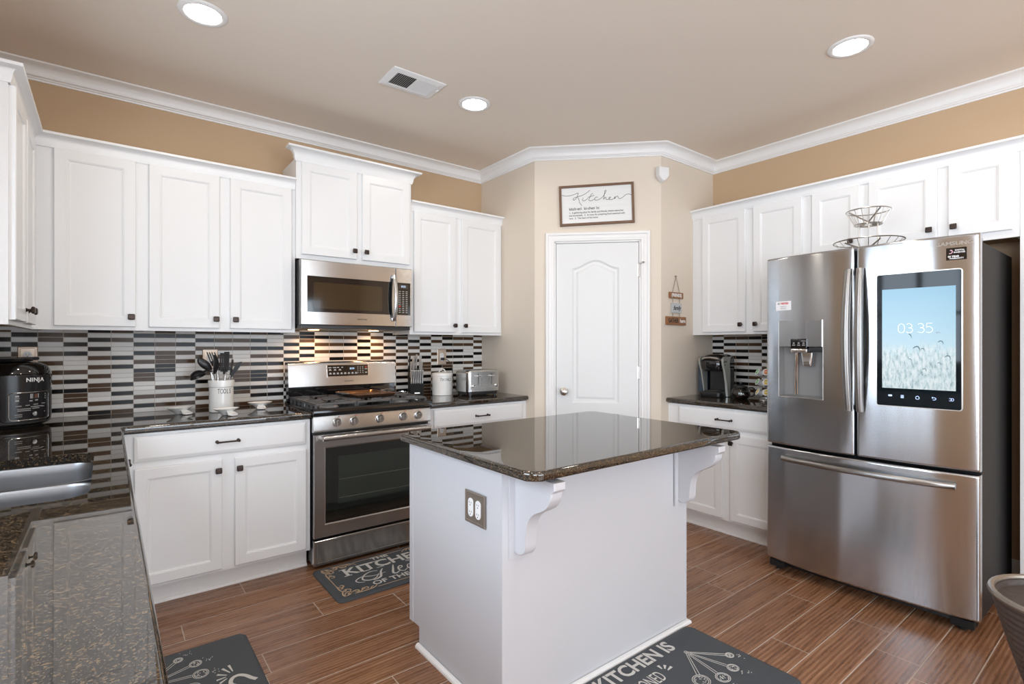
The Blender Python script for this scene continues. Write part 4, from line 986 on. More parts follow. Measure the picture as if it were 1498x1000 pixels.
fp = cyl_patch(-.68, .62, .030, .255, .156, .006, mat('cooker_panel_black', (.010, .010, .011), .22, spec=.35), 'front_panel', pc)
rim_a = .46
mb = MB(); rr = .1655
P = rrect(-.50*.156, .50*.156, .040, .168, .014, 5); Q = []
for i in range(len(P)):
    p, q = P[i], P[(i+1) % len(P)]; k = max(1, int(math.hypot(q[0]-p[0], q[1]-p[1])/.01))
    for j in range(k): Q.append((p[0]+(q[0]-p[0])*j/k, p[1]+(q[1]-p[1])*j/k))
mb.tube([(rr*math.sin(x/.156), -rr*math.cos(x/.156), z) for x, z in Q], .0016, 6, closed=True); mb.build('panel_rim', M['chrome'], fp)
def on_cyl(body, size, a, z, r, m, name, par, bold=0, ext=.0004, spacing=1, sx=1):
    """curved lettering: one glyph at a time"""
    mb = MB(); wch = size*.62*spacing; n = len(body)
    for i, ch in enumerate(body):
        if ch == ' ': continue
        aa = a+(i-(n-1)/2)*wch/r
        T = Matrix.Translation((r*math.sin(aa), -r*math.cos(aa), z)) @ Matrix.Rotation(aa, 4, 'Z') @ UP
        mb.join(text_mb(ch, size, T, ext, bold=bold, sx=sx))
    return mb.build(name, m, par, smooth=False)
on_cyl('NINJA', .026, .10, .226, .1650, M['whitep'], 'logo_lettering', fp, .0006, spacing=.9)
mb = MB()
def cb(a, z, w, h, r=.1648):
    T = Matrix.Rotation(a, 4, 'Z') @ Matrix.Translation((0, -r, z)); o_ = mb.T; mb.T = T; mb.box(-w/2, w/2, -.0006, .0004, -h/2, h/2); mb.T = o_
for a, z, w, h in ((-.33, .152, .014, .008), (-.33, .132, .014, .008), (-.33, .142, .018, .002), (.02, .150, .003, .022), (-.02, .150, .006, .022), (.16, .150, .006, .020), (-.02, .128, .012, .005), (.12, .130, .012, .005), (.38, .156, .004, .004), (.38, .146, .004, .004), (.38, .136, .004, .004),
                   (-.30, .106, .022, .003), (-.10, .108, .016, .003), (.10, .110, .020, .003), (.32, .112, .018, .003), (-.18, .092, .05, .003), (-.18, .084, .05, .003), (.12, .100, .05, .003), (.10, .092, .030, .003), (.30, .098, .012, .003), (-.30, .066, .026, .003), (-.30, .057, .026, .003), (.36, .072, .004, .004)): cb(a, z, w, h)
mb.build('panel_legends', mat('panel_print_grey', (.42, .42, .42), .5), fp, smooth=False)
mb = MB(Matrix.Rotation(.06, 4, 'Z') @ Matrix.Translation((0, -.1645, .066))); mb.lathe([(0, 0), (.011, 0), (.010, .004), (0, .005)], (0, 0, 0), 20, 'Y'); mb.build('start_knob', M['chrome'], fp)
mb = MB(Matrix.Rotation(.11, 4, 'Z') @ Matrix.Translation((0, -.1648, .150))); mb.box(-.008, .008, -.0006, .0004, -.010, .010); mb.build('amber_display', mat('cooker_amber', (.12, .05, .03), .3), fp, smooth=False)
mb = MB(); 
for s_ in (-1, 1): mb.box(s_*.152-.014, s_*.152+.014+.012*s_*0, -.03, .03, .150, .172, .004)
mb.build('side_handle', M['black'], pc)

# utensil crock
ck = thing('utensil_crock', 'white ceramic crock marked TOOLS full of cooking utensils', 'crock', (1.110, -.262, CZ)); rc = .064
mb = MB(); mb.lathe([(0, .0005), (rc-.003, .0005), (rc, .004), (rc, .142), (rc+.001, .146), (rc+.005, .149), (rc+.005, .182), (rc+.003, .186), (rc-.002, .186), (rc-.005, .183), (rc-.005, .010), (0, .010)], (0, 0, 0), 48); mb.build('pot', M['ceramic'], ck, sharp=40)
on_cyl('TOOLS', .040, .12, .122, rc+.0002, M['ink'], 'lettering', ck, spacing=.62, sx=.52)
def local_to(o): return o
GU = 'black-headed cooking utensils in the crock'
def utensil(name, label, phi, ln, head, rot=0, lean=1):
    """handle stands in the crock leaning outwards along the compass angle phi"""
    cx0, cy0 = 1.110, -.262; e = Vector((math.cos(R(phi)), math.sin(R(phi)), 0))
    p = Vector((cx0, cy0, CZ+.0125))+e*.024; q = Vector((cx0, cy0, CZ+.186))+e*(.024+.0235*lean); d = (q-p).normalized(); L = ln
    X = (e-d*e.dot(d)).normalized(); Y = d.cross(X)
    u = thing(name, label, 'utensil', p, 0, GU); u.rotation_mode = 'QUATERNION'
    u.rotation_quaternion = (Matrix((X, Y, d)).transposed().to_4x4() @ Matrix.Rotation(R(rot), 4, 'Z')).to_quaternion()
    mb = MB(); mb.tube([(0, 0, 0), (0, 0, L*.5), (0, 0, L*.99)], [.0065, .0065, .0048], 12); mb.build('handle', M['chrome'], u, sharp=60)
    mb = MB(); head(mb, L); mb.build('head', M['black'], u, sharp=50, label='black head'); return u
def h_spoon(mb, L, w=.036, l=.10):
    mb.tube([(0, 0, L*.95), (0, .002, L+.01)], .007, 8)
    rings = []
    for k in range(9):
        t = k/8; ww = w*math.sin(PI*min(1, .08+t*.90))**.6; z = L+l*t
        rings.append([(ww*math.cos(a), (.011*math.sin(a) if math.sin(a) > 0 else -.004*math.sin(a)*-1)+.008*math.sin(PI*t), z) for a in [2*PI*j/14 for j in range(14)]])
    mb.loops(rings, True, True)
def h_turner(mb, L, w=.038, l=.095, slots=True):
    mb.tube([(0, 0, L*.94), (0, .0, L+.02)], .006, 8); t_ = .002
    if not slots: mb.loops([[(x, y, z) for x, z in ((-w*.6, L), (w*.6, L), (w, L+.03), (w, L+l), (-w, L+l), (-w, L+.03))] for y in (-t_, t_)], True, True)
    else:
        n = 4; mb.box(-w, w, -t_, t_, L+l-.014, L+l, .001); mb.box(-w*.8, w*.8, -t_, t_, L, L+.018, .001)
        for k in range(n+1): x = -w+.004+(2*w-.008)*k/n; mb.box(x-.004, x+.004, -t_, t_, L+.01, L+l-.006)
def h_ladle(mb, L):
    mb.tube([(0, 0, L*.92), (0, 0, L+.005), (0, -.012, L+.018)], .006, 8)
    rings = [[(.042*math.sin(R(p_))*math.cos(a), -.05+.042*math.sin(R(p_))*math.sin(a), L+.02-.040*math.cos(R(p_))+.012) for a in [2*PI*j/20 for j in range(20)]] for p_ in range(4, 91, 12)]
    rings += [[(.038*math.sin(R(p_))*math.cos(a), -.05+.038*math.sin(R(p_))*math.sin(a), L+.02-.036*math.cos(R(p_))+.012) for a in [2*PI*j/20 for j in range(20)]] for p_ in range(90, 3, -12)]
    mb.loops(rings, True, True)
def ladle_out(mb, L):
    mb.tube([(0, 0, L*.92), (.004, 0, L+.002), (.030, 0, L+.012), (.055, 0, L+.004)], .006, 8)
    o_ = mb.T; mb.T = Matrix.Translation((.085, 0, L-.022)) @ Matrix.Rotation(R(200), 4, 'Y')
    A = [(.045*math.sin(R(a)), -.040*math.cos(R(a))) for a in range(4, 91, 12)]; B = [(.042*math.sin(R(a)), -.037*math.cos(R(a))) for a in range(90, 3, -12)]
    mb.lathe(A+B, (0, 0, 0), 24); mb.T = o_
def h_fork(mb, L):
    mb.tube([(0, 0, L*.95), (0, 0, L+.02)], .006, 8); mb.box(-.022, .022, -.002, .002, L+.01, L+.04, .001)
    for k in range(4): x = -.020+k*.0133; mb.box(x-.003, x+.003, -.002, .002, L+.035, L+.095, .001)
def h_spat(mb, L, w=.018, l=.085):
    mb.loops([[(x*.8, y, z) for x, z in ((-w*.5, L-.02), (w*.5, L-.02), (w, L+.02), (w, L+l*.8), (w*.6, L+l), (-w, L+l*.9))] for y in (-.003, .003)], True, True)
def bent(head, amount):
    def f(mb, L):
        n0 = len(mb.bm.verts); head(mb, L); mb.bm.verts.ensure_lookup_table()
        for v in mb.bm.verts:
            t = max(0, v.co.z-L*.93); v.co.x += amount*t*min(1, t/.03)
    return f
utensil('serving_spoon', 'black solid spoon with shiny handle, front left in the crock', 222, .225, bent(h_spoon, .15), 60)
utensil('soup_ladle', 'black ladle hanging out lowest at the left of the crock', 142, .225, lambda m_, L: ladle_out(m_, L))
utensil('slotted_spoon', 'black spoon beside the ladle on the left of the crock', 182, .235, bent(lambda m_, L: h_spoon(m_, L, .028, .08), .5), 0)
utensil('pasta_fork', 'black toothed pasta fork leaning back left in the crock', 102, .245, bent(h_fork, .3), 90)
utensil('slotted_turner', 'black slotted turner standing upright in the crock', 276, .225, lambda m_, L: h_turner(m_, L, .024, .110), 70)
utensil('potato_masher', 'narrow black flat tool next to the upright slotted turner', 57, .25, lambda m_, L: h_turner(m_, L, .016, .09, False), 80)
utensil('flat_turner', 'black square turner at the right side of the crock', 12, .215, lambda m_, L: h_turner(m_, L, .028, .080), 60)
utensil('rubber_spatula', 'thin black spatula leaning far out to the right of the crock', 322, .205, bent(h_spat, .45), 20)

# spoon rests
def spoon_rest(label, x, y, rz):
    s_ = thing('spoon_rest', label, 'spoon rest', (x, y, CZ), rz, 'white ceramic spoon rests')
    mb = MB(); mb.lathe([(0, .0005), (.018, .0005), (.022, .004), (.040, .022), (.062, .036), (.064, .038), (.060, .0385), (.040, .027), (.015, .010), (0, .009)], (0, 0, 0), 36, sx=1.1, sy=.80); mb.build('dish', M['ceramic'], s_, sharp=70)
    mb = MB(); pr = [(0, -.012, .024), (.016, -.030, .020), (.024, -.052, .006), (.026, -.066, .0045), (.018, -.078, .004), (0, -.083, .004), (-.018, -.078, .004), (-.026, -.066, .0045), (-.024, -.052, .006), (-.016, -.030, .020)]
    mb.loops([[(p[0], p[1], p[2]) for p in pr], [(p[0]*.98, p[1], p[2]+.006) for p in pr]], True, True); tb = mb.build('handle', M['ceramic'], s_, sharp=50)
    mb = MB(); stroke(mb, [(-.014, .0), (-.008, .006), (-.004, -.004), (.002, .004), (.006, -.002), (.014, .003)], .0016, Matrix.Translation((0, -.068, .0108)), .0004, 4); mb.build('script_mark', M['ink'], tb, smooth=False)
    return s_
spoon_rest('white ceramic spoon rest nearest the sink corner', .905, -.245, 30); spoon_rest('white ceramic spoon rest standing in front of the crock', 1.105, -.455, 22); spoon_rest('white ceramic spoon rest between crock and range', 1.325, -.235, -5)

# knife block
kb = thing('knife_block', 'black slanted knife block with steel-handled knives right of the range', 'knife block', (2.455, -.115, CZ), -18)
mb = MB(); mb.loops([[(x, y, z) for y, z in ((-.060, .0005), (-.060, .095), (-.026, .098), (.050, .225), (.088, .200), (.060, .0005))] for x in (-.050, .050)], True, True); mb.build('block', mat('block_black_wood', (.008, .008, .008), .55, spec=.2), kb, smooth=False)
mb = MB(); mb.box(-.020, .020, -.0612, -.0600, .022, .030); kbl = mb.build('label_plate', M['nickel'], kb, smooth=False)
def knife(name, label, x, y, z, lean, ln, w, grp, m='knifeh'):
    rz = R(-18); X = 2.455+x*math.cos(rz)-y*math.sin(rz); Y_ = -.115+x*math.sin(rz)+y*math.cos(rz)
    k_ = thing(name, label, 'knife', (X, Y_, CZ+z), -18, grp); k_.rotation_euler = (R(lean), 0, R(-18))
    mb = MB(); L = []
    for t, s_, b in ((0, .75, 0), (.08, .95, 0), (.3, .8, .001), (.6, .95, .002), (.85, 1.15, -.001), (.97, 1.05, -.004), (1, .7, -.005)):
        L.append([(w*.60*s_*math.cos(a), b*1.5+w*s_*math.sin(a), ln*t) for a in [2*PI*j/10 for j in range(10)]])
    mb.loops(L, True, True); mb.build('handle', M[m], k_, sharp=60, label='steel handle')
    mb = MB(); mb.box(-.001, .001, -w*.6, w*.6, -.035, .001); mb.build('blade', M['chrome'], k_, smooth=False)
    return k_
pos6 = ['leftmost', 'second from left', 'third from left', 'third from right', 'second from right', 'rightmost']
for i in range(6): knife('steak_knife', 'small steel-handled steak knife in the front row, '+pos6[i]+' of six', -.041+i*.0164, -.043, .097, 8, .105, .0122, 'steak knives in the front row')
for i, (x, y, ln, w, lab) in enumerate(((-.040, .000, .125, .011, 'large steel-handled knife at the left end of the back rows'), (-.022, .012, .130, .011, 'large steel-handled knife second from left in the back rows'), (.006, .026, .138, .012, 'tallest steel-handled knife at the middle of the block'), (.030, .014, .128, .011, 'large steel-handled knife right of the middle of the block'), (.043, .002, .118, .010, 'large steel-handled knife at the right end of the back rows'), (-.008, .036, .112, .010, 'steel-handled knife behind the tallest one'), (.040, .034, .112, .010, 'steel-handled knife at the back right of the block'))):
    knife('kitchen_knife', lab, x, y, .100+(y+.026)*1.6, 10, ln, w, 'large knives in the back rows')
kk = knife('honing_steel', 'black-handled sharpening steel at the left back of the block', -.043, .046, .215, 16, .10, .009, 'large knives in the back rows', 'black'); kk['category'] = 'sharpening steel'
rz = R(-18)
sc = thing('kitchen_scissors', 'black-handled kitchen scissors between the two knife rows', 'scissors', (2.455+.004*math.cos(rz)+.018*math.sin(rz), -.115+.004*math.sin(rz)-.018*math.cos(rz), CZ+.11), -18); sc.rotation_euler = (R(6), 0, rz)
for s_ in (-1, 1):
    mb = MB(); mb.tube([(s_*.009+.0085*math.cos(a), -.006*1, .072+.026*math.sin(a)) for a in [2*PI*j/14 for j in range(14)]], .0032, 8, closed=True); mb.tube([(s_*.003, -.006, 0), (s_*.006, -.006, .048)], .004, 8); mb.build('finger_loop', M['black'], sc)

# ladle spoon on cooktop edge: small steel ring by the block
tr = thing('measuring_cup', 'small round steel cup standing between range and knife block', 'cup', (2.345, -.110, CZ))
mb = MB(); mb.lathe([(0, .0005), (.028, .0005), (.033, .04), (.031, .04), (.027, .004), (0, .004)], (0, 0, 0), 28); mb.build('bowl', M['chrome'], tr, sharp=50)
mb = MB(); mb.tube([(.031, 0, .036), (.055, 0, .040), (.062, 0, .030), (.050, 0, .016), (.030, 0, .012)], .003, 8); mb.build('handle', M['chrome'], tr)

# canister
cn = thing('canister', 'white lidded canister marked THINGS on the counter', 'canister', (2.655, -.172, CZ), 0)
mb = MB(); mb.lathe([(0, .0005), (.077, .0005), (.079, .003), (.079, .148), (0, .148)], (0, 0, 0), 48); mb.build('pot', M['ceramic'], cn, sharp=40)
mb = MB(); mb.lathe([(0, .1485), (.081, .1485), (.082, .150), (.082, .168), (.079, .172), (.05, .178), (0, .180)], (0, 0, 0), 48); lid = mb.build('lid', M['ceramic'], cn, sharp=40)
mb = MB(); ca_ = math.cos(R(-38)); sa_ = math.sin(R(-38)); mb.tube([(.024*math.cos(a)*ca_, .024*math.cos(a)*sa_, .176+.027*math.sin(a)) for a in [PI*j/12 for j in range(13)]], .0042, 8); mb.build('handle', M['ceramic'], lid)
on_cyl('THINGS', .034, -.12, .122, .0792, M['ink'], 'lettering', cn, spacing=.80, sx=.66)

# toaster
to = thing('toaster', 'stainless four-slice toaster at the right end of the counter', 'toaster', (2.885, -.325, CZ), -3)
w, dp_, z0_, z1_ = .148, .108, .028, .196
mb = MB(); mb.loops([[(p[0], p[1], z) for p in rrect(-w+i, w-i, -dp_+i, dp_-i, .038, 6)] for i, z in ((.004, z0_), (0, z0_+.006), (0, z1_-.02), (.004, z1_-.008), (.014, z1_))], True, False); 
mb.fill([(p[0], p[1]) for p in rrect(-w+.014, w-.014, -dp_+.014, dp_-.014, .028, 6)][::1], [rrect(a, a+.014, -.075, .075, .004, 2) for a in (-.100, -.055, .038, .083)], z1_)
mb.build('body', mat('toaster_steel', (.60, .60, .60), .20, 1), to, sharp=35)
mb = MB(); [mb.box(a-.003, a+.017, -.078, .078, z0_+.03, z1_-.006) for a in (-.100, -.055, .038, .083)]; mb.build('bread_slots', M['ink'], to, smooth=False)
mb = MB(); mb.loops([[(p[0], p[1], z) for p in rrect(-w+.012, w-.012, -dp_+.012, dp_-.012, .03, 5)] for z in (.010, z0_)], True, True)
for x in (-.11, .11):
    for y in (-.075, .075): mb.lathe([(0, .0005), (.012, .0005), (.012, .011), (0, .011)], (x, y, 0), 12)
mb.build('base', M['black'], to, sharp=40)
mb = MB(); mb.box(-.125, .125, -dp_-.004, -dp_+.002, .05, .188, .002); mb.box(-.118, .118, -dp_-.008, -dp_-.002, .034, .05, .002); fpn = mb.build('front_plate', mat('toaster_plate', (.66, .65, .62), .26, 1), to)
for x in (-.06, .06):
    MB().box(x-.002, x+.002, -dp_-.0048, -dp_-.003, .085, .176).build('lever_slot', M['ink'], fpn, smooth=False)
    MB().box(x-.019, x+.019, -dp_-.026, -dp_-.005, .149, .159, .004).build('lever', M['chrome'], fpn)
    s_ = 1 if x > 0 else -1
    mb = MB(); mb.lathe([(0, 0), (.012, 0), (.011, .014), (0, .015)], (x+s_*.048, -dp_-.004, .078), 18, 'Y'); mb.build('browning_dial', M['chrome'], fpn, sharp=40)
    mb = MB(); [mb.lathe([(0, 0), (.003, 0), (.003, .003), (0, .003)], (x-s_*.026, -dp_-.004, .078+.018*j), 8, 'Y') for j in range(4)]; mb.build('buttons', M['greyink'], fpn)

# coffee maker on the right counter; faces the room corner
cm = thing('coffee_maker', 'black and silver single-cup coffee maker on the right counter', 'coffee maker', (4.275, -1.555, CZ), -86)
mb = MB(); mb.loops([[(p[0], p[1], z) for p in rrect(-.085+i, .085-i, -.13+i, .125-i, .03, 5)] for z, i in ((.0005, .003), (.006, 0), (.032, 0), (.040, .006))], True, True); mb.build('base', M['black'], cm, sharp=40)
mb = MB(); mb.loops([[(p[0], p[1], z) for p in rrect(-.082+i, .082-i, -.02+j, .125-i, .03, 5)] for z, i, j in ((.0405, 0, .02), (.19, 0, .02), (.20, 0, .0))], True, True); mb.build('tower', M['black'], cm, sharp=50)
mb = MB(); mb.loops([[(p[0], p[1], z) for p in rrect(-.088+i, .088-i, -.125+j, .128-i, .045-i*.3, 6)] for z, i, j in ((.195, .012, .012), (.215, .0, .0), (.262, .0, .0), (.292, .006, .012), (.312, .022, .04), (.322, .045, .07))], True, True); mb.build('brew_head', M['blackg'], cm, sharp=50)
mb = MB(); mb.tube(crom([(-.075, -.10, .275), (-.05, -.128, .290), (0, -.140, .296), (.05, -.128, .290), (.075, -.10, .275)], 5), .007, 8); mb.build('lid_handle', M['nickel'], cm)
mb = MB(); mb.lathe([(0, .041), (.052, .041), (.055, .046), (0, .048)], (0, -.075, 0), 28); mb.build('drip_tray', M['nickel'], cm)
# silver side strips framing the tower
for s_ in (-1, 1):
    mb = MB(); x = s_*.088; L = []
    for z, y0_, y1_ in ((.004, -.045, .000), (.10, -.060, .000), (.19, -.085, .000), (.25, -.112, -.010), (.285, -.118, .0), (.302, -.09, .02)):
        L.append([(x-.004*s_, y0_, z), (x+.010*s_, y0_+.004, z), (x+.010*s_, y1_, z), (x-.004*s_, y1_, z)])
    mb.loops(L, True, True); mb.build('side_strip', mat('silver_plastic', (.50, .52, .49), .35, .5), cm, sharp=40)
mb = MB(); mb.loops([[(p[0], p[1], z) for p in rrect(-.135, -.094, -.06, .11, .015, 4)] for z in (.03, .24)], True, True); mb.build('water_tank', mat('smoked_tank', (.03, .05, .08), .08, coat=.5), cm, sharp=50)
mb = MB(); mb.loops([[(p[0], p[1], z) for p in rrect(-.138, -.092, -.063, .113, .015, 4)] for z in (.2405, .262, .266)], True, True); mb.build('tank_lid', M['grey'], cm, sharp=50)
mb = MB()
for k, (y, z) in enumerate(((-.103, .262), (-.085, .266), (-.067, .266), (-.088, .242))): mb.lathe([(0, .0985), (.006, .0985), (.005, .1005), (0, .1005)], (0, y, z), 10, 'X')
mb.build('buttons', M['ink'], cm, sharp=50)
# teapot
tp = thing('glass_teapot', 'small round glass jar pot with black lid beside the coffee maker', 'teapot', (4.225, -1.765, CZ), -60)
mb = MB(); mb.lathe([(0, .001), (.045, .001), (.060, .012), (.066, .035), (.062, .060), (.045, .080), (.043, .080), (.060, .058), (.0635, .035), (.058, .014), (.044, .004), (0, .004)], (0, 0, 0), 32); mb.build('glass_body', M['glass'], tp, sharp=70)
mb = MB(); mb.lathe([(0, .0045), (.043, .0045), (.056, .016), (.061, .035), (.058, .052), (0, .056)], (0, 0, 0), 28); tq = mb.build('tea_leaves', M['tea'], tp)
mb = MB(); [mb.sphere((.058*math.cos(a)*math.cos(b), .058*math.sin(a)*math.cos(b), .030+.02*math.sin(b)), .006, seg=8) for a, b in ((-.9, .0), (-.6, -.5), (-1.4, -.7), (-2.0, -.4), (-1.1, -.2))]; mb.build('fruit_pieces', M['teared'], tp)
mb = MB(); mb.lathe([(0, .0805), (.048, .0805), (.050, .084), (.046, .092), (.02, .098), (.008, .100), (.008, .108), (.012, .112), (.011, .120), (0, .122)], (0, 0, 0), 28); mb.build('lid', M['black'], tp, sharp=50)
mb = MB(); mb.tube(crom([(.050, .0, .078), (.080, .0, .080), (.094, .0, .055), (.084, .0, .025), (.062, .0, .018)], 4), .006, 8); mb.build('handle', M['black'], tp)
on_cyl('TEA', .022, 0.0, .038, .0665, M['whitep'], 'lettering', tp)
# pod carousel
ccx, ccy = 4.215, -1.962
cr = thing('pod_carousel', 'chrome rotating stand holding coffee pods beside the refrigerator', 'pod carousel', (ccx, ccy, CZ))
mb = MB(); mb.lathe([(0, .0005), (.062, .0005), (.064, .006), (.060, .012), (.05, .016), (.012, .018), (.006, .03), (0, .03)], (0, 0, 0), 32); mb.build('base', M['chrome'], cr, sharp=40)
mb = MB(); mb.tube([(0, 0, .015), (0, 0, .262)], .004, 8); mb.tube([(.012*math.sin(a), 0, .274-.012*math.cos(a)) for a in [2*PI*j/12 for j in range(12)]], .0025, 6, closed=True)
for z in (.025, .095, .165):
    mb.tube([(.050*math.cos(a), .050*math.sin(a), z) for a in [2*PI*j/20 for j in range(20)]], .0018, 6, closed=True)
    for k in range(6): mb.tube([(0, 0, z), (.050*math.cos(k*PI/3), .050*math.sin(k*PI/3), z)], .0015, 5)
mb.build('wire_rack', M['chrome'], cr)
POD = None; cols = [['green', 'orange', 'redp'], ['green', 'yellow', 'orange'], ['yellow', 'yellow', 'orange']]
LC = {'green': 'green', 'orange': 'orange', 'redp': 'red', 'yellow': 'yellow'}
rows = ['top', 'middle', 'bottom']; angs = [(-172, 'nearest the teapot'), (-118, 'facing the room'), (-226, 'at the back'), (-64, 'nearest the refrigerator')]
for j, z in enumerate((.205, .135, .065)):
    for i, (a, w_) in enumerate(((-220, 'turned towards the tiles'), (-160, 'front, tile side'), (-100, 'front, refrigerator side'), (-40, 'turned towards the viewer'))):
        c_ = cols[j][i % 3]; A = R(a)
        p_ = thing('coffee_pod', '%s-lidded coffee pod, %s tier of the carousel, %s' % (LC[c_], rows[j], w_), 'coffee pod', (ccx+.068*math.cos(A), ccy+.068*math.sin(A), CZ+z), 0, 'coffee pods on the carousel')
        p_.rotation_euler = (R(0), R(62), A)
        mb = MB(); mb.lathe([(0, -.040), (.016, -.040), (.0185, -.036), (.0215, -.004), (.0245, -.003), (.0245, 0), (0, 0)], (0, 0, 0), 20); mb.build('cup', M['podc'], p_, sharp=40)
        mb = MB(); mb.lathe([(0, .0002), (.0225, .0002), (.0225, .0010), (0, .0012)], (0, 0, 0), 20); l_ = mb.build('foil_lid', M['paper'], p_, sharp=40)
        mb = MB(); mb.lathe([(0, .0013), (.018, .0013), (.018, .0017), (0, .0018)], (0, 0, 0), 20, sy=.72); mb.build('lid_print', M[c_], l_, sharp=40)
        mb = MB(); mb.box(-.002, .002, -.010, .010, .0019, .0022); mb.build('lid_mark', M['whitep'], l_, smooth=False)

# wire basket on the refrigerator
wb = thing('wire_fruit_basket', 'two-tier silver wire basket standing on top of the refrigerator', 'basket', (3.92, -2.665, 1.775), 0)
def wire_tier(r0, r1, z0_, z1_, n, nm):
    mb = MB()
    def ring(r, z, t_): mb.tube([(r*math.cos(a), r*math.sin(a), z) for a in [2*PI*j/32 for j in range(32)]], t_, 6, closed=True)
    ring(r1, z1_, .0035); ring(r0, z0_, .0025); ring((r0+r1)/2*.55, z0_, .0018)
    for k in range(n): a = 2*PI*k/n; mb.tube([(0.02*math.cos(a), .02*math.sin(a), z0_), (r0*math.cos(a), r0*math.sin(a), z0_), (r1*math.cos(a), r1*math.sin(a), z1_)], .0016, 5)
    return mb.build(nm, M['nickel'], wb)
wire_tier(.105, .165, .045, .105, 20, 'lower_basket'); wire_tier(.066, .104, .200, .275, 18, 'upper_basket')
mb = MB()
for s_ in (-1, 1): mb.tube([(0, s_*.045, .003), (0, s_*.045, .205)], .0035, 8); mb.tube([(s_*.02, -.09, .003), (s_*.02, .09, .003)], .003, 6)
mb.tube([(-.08, 0, .003), (.08, 0, .003)], .003, 6); [mb.tube([(.10*math.cos(a), .10*math.sin(a), .003), (.10*math.cos(a), .10*math.sin(a), .047)], .0025, 6) for a in [PI/4+k*PI/2 for k in range(4)]]
mb.tube([(.10*math.cos(a), .10*math.sin(a), .003) for a in [2*PI*j/28 for j in range(28)]], .0028, 6, closed=True)
mb.build('stand', M['nickel'], wb)
mb = MB()
for s_ in (-1, 1): mb.tube([(-.06, -.075*s_, .272), (0, 0, .215), (.02, .05*s_, .203)], .004, 6, flat=1); mb.tube([(-.09, -.085*s_, .10), (-.03, 0, .055), (.0, .06*s_, .047)], .004, 6)
mb.build('decorative_straps', M['nickel'], wb)

# ============================================================ FLOOR MATS
def mat_base(name, label, x0, x1, y0, y1, r=.035):
    t_ = thing(name, label, 'floor mat', (0, 0, 0), 0, 'dark printed kitchen mats')
    mb = MB(); mb.loops([[(p[0], p[1], z) for p in rrect(x0+i, x1-i, y0+i, y1-i, r, 6)] for i, z in ((0, .0008), (0, .005), (.004, .009), (.022, .0145))], True, True)
    t_.location = ((x0+x1)/2, (y0+y1)/2, 0); mb.bm.transform(TT(-(x0+x1)/2, -(y0+y1)/2, 0)); mb.build('mat', M['matb'], t_, sharp=60); return t_
ZM = .0147
# 1: range mat
m1 = mat_base('kitchen_mat', 'dark mat with heart-of-the-home lettering and tan scroll corners, in front of the range', 1.500, 2.262, -1.132, -.672)
O1 = m1.location
def mt(body, size, x, y, par, O, m='cream', rz=0, b=0, sx=1, sh=0, sp=1, name='lettering', al='LEFT'):
    return text_mb(body, size, Matrix.Translation((x-O.x, y-O.y, ZM)) @ Matrix.Rotation(R(rz), 4, 'Z'), .0003, al, b, sx, sh, sp).build(name, M[m], par, smooth=False)
mt('THE', .045, 1.885, -.735, m1, O1, b=.001, sx=1.3, al='CENTER')
mt('KITCHEN', .128, 1.632, -.822, m1, O1, b=.0025, sx=.98)
mt('is the', .042, 1.985, -.878, m1, O1, sh=.3); mt('OF THE HOME', .062, 1.715, -1.045, m1, O1, b=.0012, sx=1.05)
# serifs + inline of the big letters
mb = MB(); mb.T = Matrix.Translation((-O1.x, -O1.y, ZM))
for x in (1.645, 1.752, 1.835):
    for y in (-.776, -.868): mb.box(x-.022, x+.022, y-.003, y+.003, 0, .0006)
mb.build('letter_serifs', M['cream'], m1, smooth=False)
mb = MB(); T1 = Matrix.Translation((-O1.x, -O1.y, ZM)); wf = lambda t: .5+.8*math.sin(PI*t)
for pts, w_ in (([(1.80, -.905), (1.76, -.895), (1.715, -.92), (1.69, -.965), (1.72, -.995), (1.76, -.985), (1.79, -.945)], .007), ([(1.69, -1.0), (1.66, -.985), (1.655, -.955), (1.70, -.93), (1.76, -.955), (1.83, -.95)], .005),
                ([(1.835, -.895), (1.81, -.93), (1.79, -.98), (1.765, -1.0), (1.735, -1.005)], .010), ([(1.905, -.885), (1.885, -.93), (1.862, -.985), (1.875, -1.0), (1.90, -.985)], .010),
                ([(1.90, -.96), (1.935, -.945), (1.935, -.925), (1.915, -.935), (1.905, -.975), (1.925, -.998), (1.955, -.975)], .007), ([(2.005, -.935), (1.975, -.935), (1.96, -.975), (1.98, -.998), (2.005, -.965), (2.01, -.93), (2.00, -.99), (2.02, -.995), (2.04, -.97)], .007),
                ([(2.05, -.93), (2.045, -.96), (2.04, -.998)], .008), ([(2.045, -.955), (2.065, -.932), (2.085, -.936)], .006), ([(2.115, -.895), (2.10, -.95), (2.095, -.99), (2.12, -.995)], .008), ([(2.09, -.93), (2.14, -.925)], .005)): stroke(mb, pts, w_, T1, .0006, 6, wf)
mb.build('script_lettering', M['cream'], m1, smooth=False)
